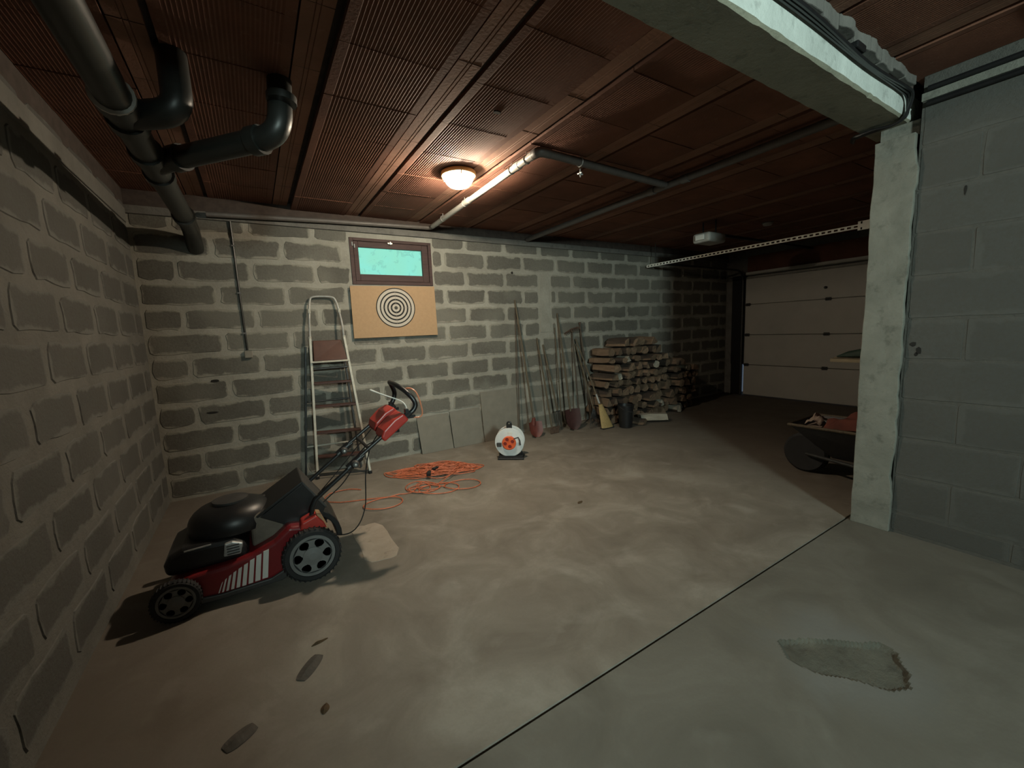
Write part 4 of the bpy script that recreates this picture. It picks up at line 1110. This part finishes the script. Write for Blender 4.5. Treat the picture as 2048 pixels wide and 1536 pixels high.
# ------------------------------------------------------------------ boards leaning on the far wall
def lean_board(name, x0, x1, h, ybot, th, mat, label, skew=0.0, top=YB - .012):
    o = empty(name, ((x0 + x1) / 2, ybot, 0)); tag(o, label, 'board')
    q = Off(((x0 + x1) / 2, ybot, 0))
    vs = [(x0, ybot - th, .001), (x1, ybot - th, .001), (x1, ybot, .001), (x0, ybot, .001), (x0 - skew, top - th, h), (x1 - skew, top - th, h + skew * .3), (x1 - skew, top, h + skew * .3), (x0 - skew, top, h)]
    q.add(vs, [(0, 1, 2, 3), (4, 5, 6, 7), (0, 1, 5, 4), (1, 2, 6, 5), (2, 3, 7, 6), (3, 0, 4, 7)]); q.build('panel', mat, o, bevel=.002)
    return o
lean_board('leaning_board', 1.462, 1.84, .405, 4.33, .010, 'board', 'short grey beige board leaning on the far wall nearest the mower handle', .02)
lean_board('leaning_board', 1.845, 2.24, .42, 4.325, .010, 'board', 'middle grey beige board leaning on the far wall', .01)
lean_board('leaning_board', 2.245, 2.76, .60, 4.32, .010, 'board', 'taller grey beige board leaning on the far wall behind the cable reel', .0)

# ------------------------------------------------------------------ garden tools
def tool(name, label, cat, base):
    o = empty(name, base); tag(o, label, cat); o['group'] = 'garden tools leaning on the far wall'
    return o
def handle(par, base, top, bot, r, mat, nm='handle'):
    q = Off(base); top, bot = Vector(top), Vector(bot)
    q.tube([bot, bot.lerp(top, .5) + Vector((.006, 0, 0)), top], [r * .92, r * .86, r * .76], 8); return q.build(nm, mat, par, smooth=True)
def blade_shovel(par, base, bot, w, h, mat, tilt=.10, yaw=0.0):
    q = Off(base); rows = []
    for i in range(7):
        t = i / 6; ww = w * (1 if t < .55 else (1 - ((t - .55) / .45) ** 2 * .75)); row = []
        for j in range(7):
            s = -1 + 2 * j / 6
            row.append((bot[0] + s * ww / 2, bot[1] - .03 * (s * s) - tilt * t * h - .01, bot[2] - h * t))
        rows.append(row)
    back = [[(x, y + .006, z) for x, y, z in r] for r in rows]
    q.quadsheet(rows); q.quadsheet(back); o = q.build('blade', mat, par, smooth=True)
    return o
# 1 long pole with a red plastic dustpan shovel
base = (2.83, 4.2, 0)
t = tool('red_shovel', 'red plastic shovel with the tallest wooden handle, leftmost of the tools', 'shovel', base)
handle(t, base, (2.79, 4.372, 1.69), (2.84, 4.13, .20), .014, 'handle_wood')
blade_shovel(t, base, (2.845, 4.14, .19), .19, .185, 'red_plastic', .25)
q = Off(base); q.tube([(2.84, 4.14, .15), (2.84, 4.125, .24)], [.034, .020], 10); q.build('socket', 'red_plastic', t, smooth=True)
base = (2.70, 4.25, 0)
t = tool('metal_rod', 'thin dark rod leaning beside the red shovel', 'rod', base)
handle(t, base, (2.795, 4.384, 1.60), (2.70, 4.24, .004), .008, 'handle_dark', 'rod')
q = Off(base); q.lathe([(.011, 0), (.011, .03), (0, .034)], 8, Matrix.Translation((2.7, 4.24, 0))); q.build('tip', 'dark_steel', t)
base = (3.12, 4.12, 0)
t = tool('garden_hoe', 'hoe with a straw coloured handle left of the dark shovel', 'hoe', base)
handle(t, base, (3.105, 4.375, 1.21), (3.12, 4.13, .06), .0135, 'handle_wood')
q = Off(base); q.box((3.125, 4.08, .045), (.13, .012, .085)); q.tube([(3.12, 4.13, .07), (3.122, 4.10, .08), (3.125, 4.085, .06)], .008, 6); q.build('hoe_blade', 'rust_steel', t, bevel=.003)
base = (3.26, 4.15, 0)
t = tool('garden_fork', 'short handled digging fork between the hoe and the dark shovel', 'fork', base)
handle(t, base, (3.20, 4.375, 1.12), (3.262, 4.19, .26), .013, 'handle_wood')
q = Off(base)
q.tube([(3.235, 4.185, .255), (3.302, 4.185, .255)], .008, 6)
for k in range(4): q.tube([(3.235 + .022 * k, 4.185, .255), (3.236 + .022 * k, 4.17, .12), (3.237 + .022 * k, 4.16, .004)], [.006, .006, .003], 6)
q.build('tines', 'dark_steel', t)
base = (3.44, 4.1, 0)
t = tool('dark_shovel', 'shovel with a dark red blade and a tall brown handle', 'shovel', base)
handle(t, base, (3.45, 4.378, 1.52), (3.42, 4.12, .24), .015, 'handle_wood')
blade_shovel(t, base, (3.43, 4.13, .27), .25, .265, 'dark_red', .22)
base = (3.36, 4.22, 0)
t = tool('bamboo_cane', 'slim cane leaning just left of the tall brown shovel handle', 'cane', base)
handle(t, base, (3.405, 4.384, 1.33), (3.36, 4.23, .004), .009, 'handle_wood', 'cane')
for z in (.3, .62, .95):
    q = Off(base); k = z / 1.33; q.tube([(3.36 + .045 * k, 4.23 + .154 * k, z - .004), (3.36 + .045 * k, 4.23 + .154 * k, z + .004)], .0115, 8); q.build('node', 'handle_dark', t)
base = (3.58, 4.12, 0)
t = tool('upturned_rake', 'rake standing head up with its toothed bar against the wall', 'rake', base)
handle(t, base, (3.685, 4.365, 1.29), (3.575, 4.12, .005), .013, 'handle_dark')
q = Off(base); q.tube([(3.565, 4.372, 1.25), (3.69, 4.372, 1.305), (3.80, 4.372, 1.325)], .010, 6)
for k in range(11):
    u = k / 10; x = 3.565 + .235 * u; z = 1.25 + .075 * u ** .8; q.tube([(x, 4.372, z), (x, 4.32, z - .03)], [.005, .003], 5)
q.build('rake_head', 'rust_steel', t)
base = (3.83, 4.17, 0)
t = tool('pick_handle', 'bare dark wooden pole leaning right of the upturned rake', 'pole', base)
handle(t, base, (3.835, 4.375, 1.38), (3.825, 4.17, .005), .014, 'handle_dark', 'pole')
q = Off(base); q.tube([(3.835, 4.372, 1.36), (3.835, 4.374, 1.392)], .0165, 8); q.build('ferrule', 'rust_steel', t)
base = (3.76, 4.0, 0)
t = tool('leaf_rake', 'fan shaped leaf rake with thin tines on the floor left of the yellow broom', 'rake', base)
handle(t, base, (3.745, 4.372, 1.10), (3.765, 4.06, .24), .012, 'handle_wood')
q = Off(base)
for k in range(11):
    s = -1 + 2 * k / 10; q.tube([(3.765, 4.06, .25), (3.765 + s * .08, 4.03, .12), (3.765 + s * .13, 3.985, .012), (3.765 + s * .13, 3.96, .004)], .0028, 5)
q.tube([(3.765 - .09, 4.028, .115), (3.765 + .09, 4.028, .115)], .005, 5); q.build('tines', 'dark_steel', t)
base = (3.79, 3.85, 0)
t = tool('yellow_broom', 'broom with a yellow head in front of the firewood', 'broom', base)
handle(t, base, (3.725, 4.34, 1.17), (3.755, 3.92, .30), .0115, 'handle_wood')
q = Off(base); q.tube([(3.7545, 3.932, .325), (3.750, 3.985, .44)], .013, 8); q.build('collar', 'steel', t, smooth=True)
rows_f = []
def broom_outline(t): return .026 + (.075 * (t ** .8)) if t > .12 else .034
q = Off(base); n = 14; vs = []; fs = []
for i in range(n + 1):
    tt = i / n; z = .315 - .30 * tt; w = broom_outline(tt); cx = 3.757 + .05 * tt; cy = 3.915 - .07 * tt; dth = .022 + .012 * tt
    for j in range(14):
        a = 2 * PI * j / 14; vs.append((cx + w * math.cos(a), cy + dth * math.sin(a), z))
for i in range(n):
    for j in range(14): j2 = (j + 1) % 14; fs.append((i * 14 + j, i * 14 + j2, (i + 1) * 14 + j2, (i + 1) * 14 + j))
fs.append(tuple(range(14))); fs.append(tuple(range(n * 14, n * 14 + 14)))
q.add(vs, fs); q.build('broom_head', 'yellow', t, smooth=True)
q = Off(base); q.box((3.807, 3.845, .008), (.19, .06, .014)); q.build('bristle_edge', 'rubber', t)

bn = empty('black_bucket', (4.03, 3.735, 0)); bn.scale = (.78, .78, .95); tag(bn, 'black bucket between the yellow broom and the firewood', 'bucket')
b = MB(); b.lathe([(.0, .004), (.105, .004), (.135, .30), (.142, .302), (.142, .312), (.128, .312), (.10, .012), (0, .012)], 28); b.build('shell', 'black', bn, smooth=True)
b = MB(); b.tube(smooth_path([(-.138, 0, .295), (-.10, -.11, .25), (0, -.155, .23), (.10, -.11, .25), (.138, 0, .295)], 4), .004, 6); b.build('handle', 'dark_steel', bn)

# ------------------------------------------------------------------ firewood
rw = random.Random(5)
def log_mesh(w, h, L, kind):
    """split log: w x h cross-section (x,z), axis along y; material 0 split, 1 bark"""
    ol = []
    if kind == 0:      # quarter wedge
        ol = [(-.5, -.45), (.5, -.5), (.46, -.2), (.30, .12), (.08, .34), (-.2, .48), (-.42, .5)]; bark = {2, 3, 4, 5}
    elif kind == 1:    # half round
        ol = [(-.5, -.5), (.5, -.46), (.47, -.1), (.32, .25), (.1, .45), (-.15, .5), (-.38, .25), (-.48, -.1)]; bark = {2, 3, 4, 5, 6}
    elif kind == 2:    # triangle
        ol = [(-.5, -.42), (.1, -.5), (.5, -.35), (.3, .05), (.05, .5), (-.2, .2)]; bark = {1, 2}
    elif kind == 3:    # slab
        ol = [(-.5, -.3), (-.2, -.5), (.3, -.45), (.5, -.15), (.45, .3), (.1, .5), (-.35, .42)]; bark = {0, 1, 2}
    else:              # round
        ol = [(.5 * math.cos(a), .5 * math.sin(a)) for a in [2 * PI * i / 9 for i in range(9)]]; bark = set(range(9))
    if rw.random() < .5: ol = [(-x, z) for x, z in ol][::-1]; n = len(ol); bark = {(n - 2 - i) % n for i in bark}
    n = len(ol)
    ys = [-L / 2, -L / 6, L / 5, L / 2]; vs = []
    for yi, y in enumerate(ys):
        s = 1.0 if 0 < yi < 3 else .94; dx = rw.uniform(-.08, .08); dz = rw.uniform(-.12, .12)
        for x, z in ol:
            vs.append(((x * s + dx) * w * .95 + rw.uniform(-.004, .004), y + rw.uniform(-.012, .012), (z * s + dz * .4) * h * .95 + rw.uniform(-.003, .003)))
    fs = [tuple(range(n - 1, -1, -1))]; mi = [0]
    for r in range(3):
        for i in range(n):
            j = (i + 1) % n; fs.append((r * n + i, r * n + j, (r + 1) * n + j, (r + 1) * n + i)); mi.append(1 if i in bark else 0)
    fs.append(tuple(range(3 * n, 4 * n))); mi.append(0)
    me = bpy.data.meshes.new('log'); me.from_pydata(vs, [], fs); me.update()
    return me, mi
def add_log(loc, w, h, L, kind, rz, label, pale=False, ry=0.0, rx=0.0, group='split logs in the firewood stack'):
    me, mi = log_mesh(w, h, L, kind)
    me.materials.append(M['split_pale' if pale else 'split']); me.materials.append(M['bark'])
    for p, k in zip(me.polygons, mi): p.material_index = k
    import bmesh
    bm = bmesh.new(); bm.from_mesh(me); bmesh.ops.recalc_face_normals(bm, faces=bm.faces); bm.to_mesh(me); bm.free()
    o = bpy.data.objects.new('firewood_log', me); COL.objects.link(o); o.location = loc; o.rotation_euler = (rx, ry, rz)
    tag(o, label, 'firewood', group); return o
def top_z(x):
    P_ = [(3.84, 1.05), (4.1, 1.09), (4.35, 1.19), (4.62, 1.22), (4.85, 1.12), (5.05, .98), (5.3, .83), (5.5, .76), (5.74, .70)]
    for (xa, za), (xb, zb) in zip(P_, P_[1:]):
        if xa <= x <= xb: return za + (zb - za) * (x - xa) / (xb - xa)
    return 0
z = 0.002; row = 0
ROWN = ['lowest', 'second', 'third', 'fourth', 'fifth', 'sixth', 'seventh', 'eighth', 'ninth', 'tenth', 'eleventh', 'twelfth', 'thirteenth']
ORDN = ['first', 'second', 'third', 'fourth', 'fifth', 'sixth', 'seventh', 'eighth', 'ninth', 'tenth', 'eleventh', 'twelfth', 'thirteenth', 'fourteenth', 'fifteenth', 'sixteenth', 'seventeenth', 'eighteenth']
KINDN = ['wedge split', 'half round', 'three sided split', 'slab like split', 'round']
while z < 1.2:
    rh = rw.uniform(.09, .14)
    x = 3.86 + rw.uniform(0, .11)
    nth = 0
    while x < 5.72:
        w = rw.uniform(.10, .185)
        if z + rh * .75 < top_z(min(x + w / 2, 5.73)):
            L = rw.uniform(.30, .42)
            yy = 4.12 + rw.uniform(-.07, .05)
            kd = rw.choice((0, 0, 1, 2, 2, 3, 3, 4)); pale = rw.random() < .06
            add_log((x + w / 2, yy, z + rh / 2), w * .86, rh * rw.uniform(.90, .98), L, kd, rw.uniform(-.09, .09),
                    '%s%s log, %s from left in the %s row of the firewood stack' % ('pale ' if pale else 'brown ', KINDN[kd], ORDN[nth], ROWN[row]), pale, rw.uniform(-.13, .13))
            nth += 1
        x += w * 1.0 + .004
    z += rh; row += 1
add_log((4.52, 3.70, .065), .16, .12, .36, 3, 1.05, 'pale split log fallen on the floor before the firewood stack', True, 0.05, 0, 'fallen logs')
add_log((4.26, 3.73, .05), .10, .09, .20, 1, .25, 'short brown log stub on the floor beside the pale fallen log', False, .1, 0, 'fallen logs')

# ------------------------------------------------------------------ behind the pillar
wbr = empty('wheelbarrow', (3.98, 1.25, 0)); tag(wbr, 'dark wheelbarrow half hidden behind the pillar', 'wheelbarrow')
org = (3.98, 1.25, 0)
q = Off(org)
rt = Matrix.Translation((3.97, 1.62, .17)) @ Matrix.Rotation(PI / 2, 4, 'Y')
q.lathe([(.11, -.035), (.15, -.04), (.17, -.02), (.17, .02), (.15, .04), (.11, .035)], 28, rt); q.build('wheel', 'rubber', wbr, smooth=True)
q = Off(org); q.lathe([(0, -.03), (.11, -.03), (.11, .03), (0, .03)], 20, rt); q.build('wheel_rim', 'black', wbr, smooth=True)
def tray(pt, pb, th, name, mat):
    q = Off(org); a = [Vector(p) for p in pt]; c = [Vector(p) for p in pb]
    ci = [p.lerp(sum(c, Vector()) / 4, .06) + Vector((0, 0, th)) for p in c]; ai = [p.lerp(sum(a, Vector()) / 4, .03) for p in a]
    vs = a + c + ai + ci; fs = []
    for i in range(4):
        j = (i + 1) % 4; fs += [(i, j, 4 + j, 4 + i), (8 + i, 8 + j, 12 + j, 12 + i), (i, j, 8 + j, 8 + i)]
    fs += [(4, 5, 6, 7), (12, 13, 14, 15)]
    q.add(vs, fs); return q.build(name, mat, wbr)
tray([(3.66, .70, .47), (4.30, .70, .47), (4.26, 1.66, .45), (3.72, 1.66, .45)], [(3.80, .80, .20), (4.16, .80, .20), (4.12, 1.38, .20), (3.84, 1.38, .20)], .012, 'tray', 'black')
q = Off(org); q.tube([(3.66, .70, .47), (3.72, 1.66, .45), (4.26, 1.66, .45), (4.30, .70, .47)], .012, 8, closed=True); q.build('tray_rim', 'handle_wood', wbr)
for x in (3.76, 4.20):
    q = Off(org); q.tube([(x + (.16 if x < 4 else -.16), 1.60, .17), (x, 1.2, .19), (x - (.05 if x < 4 else -.05), .5, .40), (x - (.06 if x < 4 else -.06), .2, .48)], .014, 8); q.build('handle_bar', 'dark_steel', wbr)
    q = Off(org); q.tube([(x, 1.05, .2), (x, .95, .014), (x, .82, .014), (x, .75, .25)], .012, 8); q.build('leg', 'dark_steel', wbr)
def cloth(name, label, mat, cx, cy, cz, rx, ry, hgt, seed):
    n = 14; rows = []
    for i in range(n + 1):
        row = []
        for j in range(n + 1):
            u, v = -1 + 2 * i / n, -1 + 2 * j / n
            d = max(0, 1 - (u * u + v * v) * .5)
            z = hgt * d * (.75 + .5 * mnoise.noise(Vector((u * 2.2 + seed, v * 2.2, 0)))) 
            row.append((u * rx * (1 + .12 * mnoise.noise(Vector((seed, v * 2, 1)))), v * ry * (1 + .12 * mnoise.noise(Vector((seed + 4, u * 2, 1)))), z))
        rows.append(row)
    q = MB(); q.quadsheet(rows); q.quadsheet([[(x, y, -.012 + z * .0) for x, y, z in r] for r in rows])
    o = q.build(name, mat, None, smooth=True); o.location = (cx, cy, cz); tag(o, label, 'cloth'); return o
cloth('red_cloth', 'crumpled red brown cloth heaped in the wheelbarrow', 'cloth_red', 3.98, 1.20, .40, .22, .25, .20, 2.0)
cloth('white_cloth', 'pale cloth draped at the front edge of the wheelbarrow load', 'cloth_white', 4.0, 1.56, .43, .10, .055, .09, 6.0)
wk = empty('plank_table', (4.5, 1.1, 0)); tag(wk, 'plank table with its end showing past the pillar', 'table')
org = (4.5, 1.1, 0)
for k in range(3):
    q = Off(org); q.span((4.33 + k * .155, .25, .925), (4.48 + k * .155, 1.62 + .03 * k, .955)); q.build('plank', 'plank', wk, bevel=.003)
for x in (4.37, 4.75):
    for y in (.35, 1.1):
        q = Off(org); q.span((x - .025, y - .025, 0), (x + .025, y + .025, .925)); q.build('leg', 'handle_dark', wk, bevel=.003)
gt = empty('green_bundle', (4.5, 1.2, .956)); tag(gt, 'dark green folded tarp bundle lying on the plank table', 'tarp')
q = MB(); vs = []; fs = []
for i in range(11):
    t = i / 10; y = -.45 + .88 * t; r = .085 * (1 - t) ** .6 + .006
    for j in range(10):
        a = 2 * PI * j / 10; rr = r * (1 + .12 * math.sin(3 * a + i)); vs.append((rr * 1.5 * math.cos(a), y, max(0.0, r + rr * math.sin(a))))
for i in range(10):
    for j in range(10): j2 = (j + 1) % 10; fs.append((i * 10 + j, i * 10 + j2, i * 10 + 10 + j2, i * 10 + 10 + j))
fs += [tuple(range(10)), tuple(range(100, 110))]
q.add(vs, fs); q.build('tarp_roll', 'tarp_green', gt, smooth=True)
q = MB(); q.tube([(.02, -.25, .10), (.0, -.1, .145), (-.01, -.02, .12)], .02, 8); q.build('tie', 'black', gt, smooth=True)

# ------------------------------------------------------------------ litter on the floor
def leaf(name, label, x, y, L, w, rz, mat, cat):
    q = MB(); n = 8; up_, dn = [], []
    for i in range(n + 1):
        t = i / n; ww = w * math.sin(PI * min(.98, max(.02, t))) ** (.7 if cat == 'leaf' else .18); z = .004 + .008 * math.sin(PI * t) * (1 + .4 * math.sin(7 * t))
        up_.append([(-L / 2 + L * t, -ww / 2, .002), (-L / 2 + L * t, 0, z), (-L / 2 + L * t, ww / 2, .0025)])
    q.quadsheet(up_); q.quadsheet([[(a, b_, c - .0015) for a, b_, c in r] for r in up_])
    o = q.build(name, mat); o.location = (x, y, 0); o.rotation_euler = (0, 0, rz); tag(o, label, cat); return o
leaf('dry_leaf', 'small dry brown leaf on the near floor', .081, 1.513, .045, .03, 1.2, 'leaf', 'leaf')
leaf('dry_leaf', 'thin dry twig leaf on the floor below the mower', .11, 1.882, .07, .012, .2, 'leaf', 'leaf')
leaf('paper_scrap', 'grey flattened scrap on the floor below the twig', .057, 1.754, .13, .06, .9, 'paper', 'scrap')
leaf('dry_leaf', 'dark speck of leaf on the open floor right of the orange cord', 1.986, 2.305, .06, .03, .3, 'leaf', 'leaf')
leaf('paper_scrap', 'grey flattened scrap lowest on the near floor', -.178, 1.56, .10, .06, .5, 'paper', 'scrap')
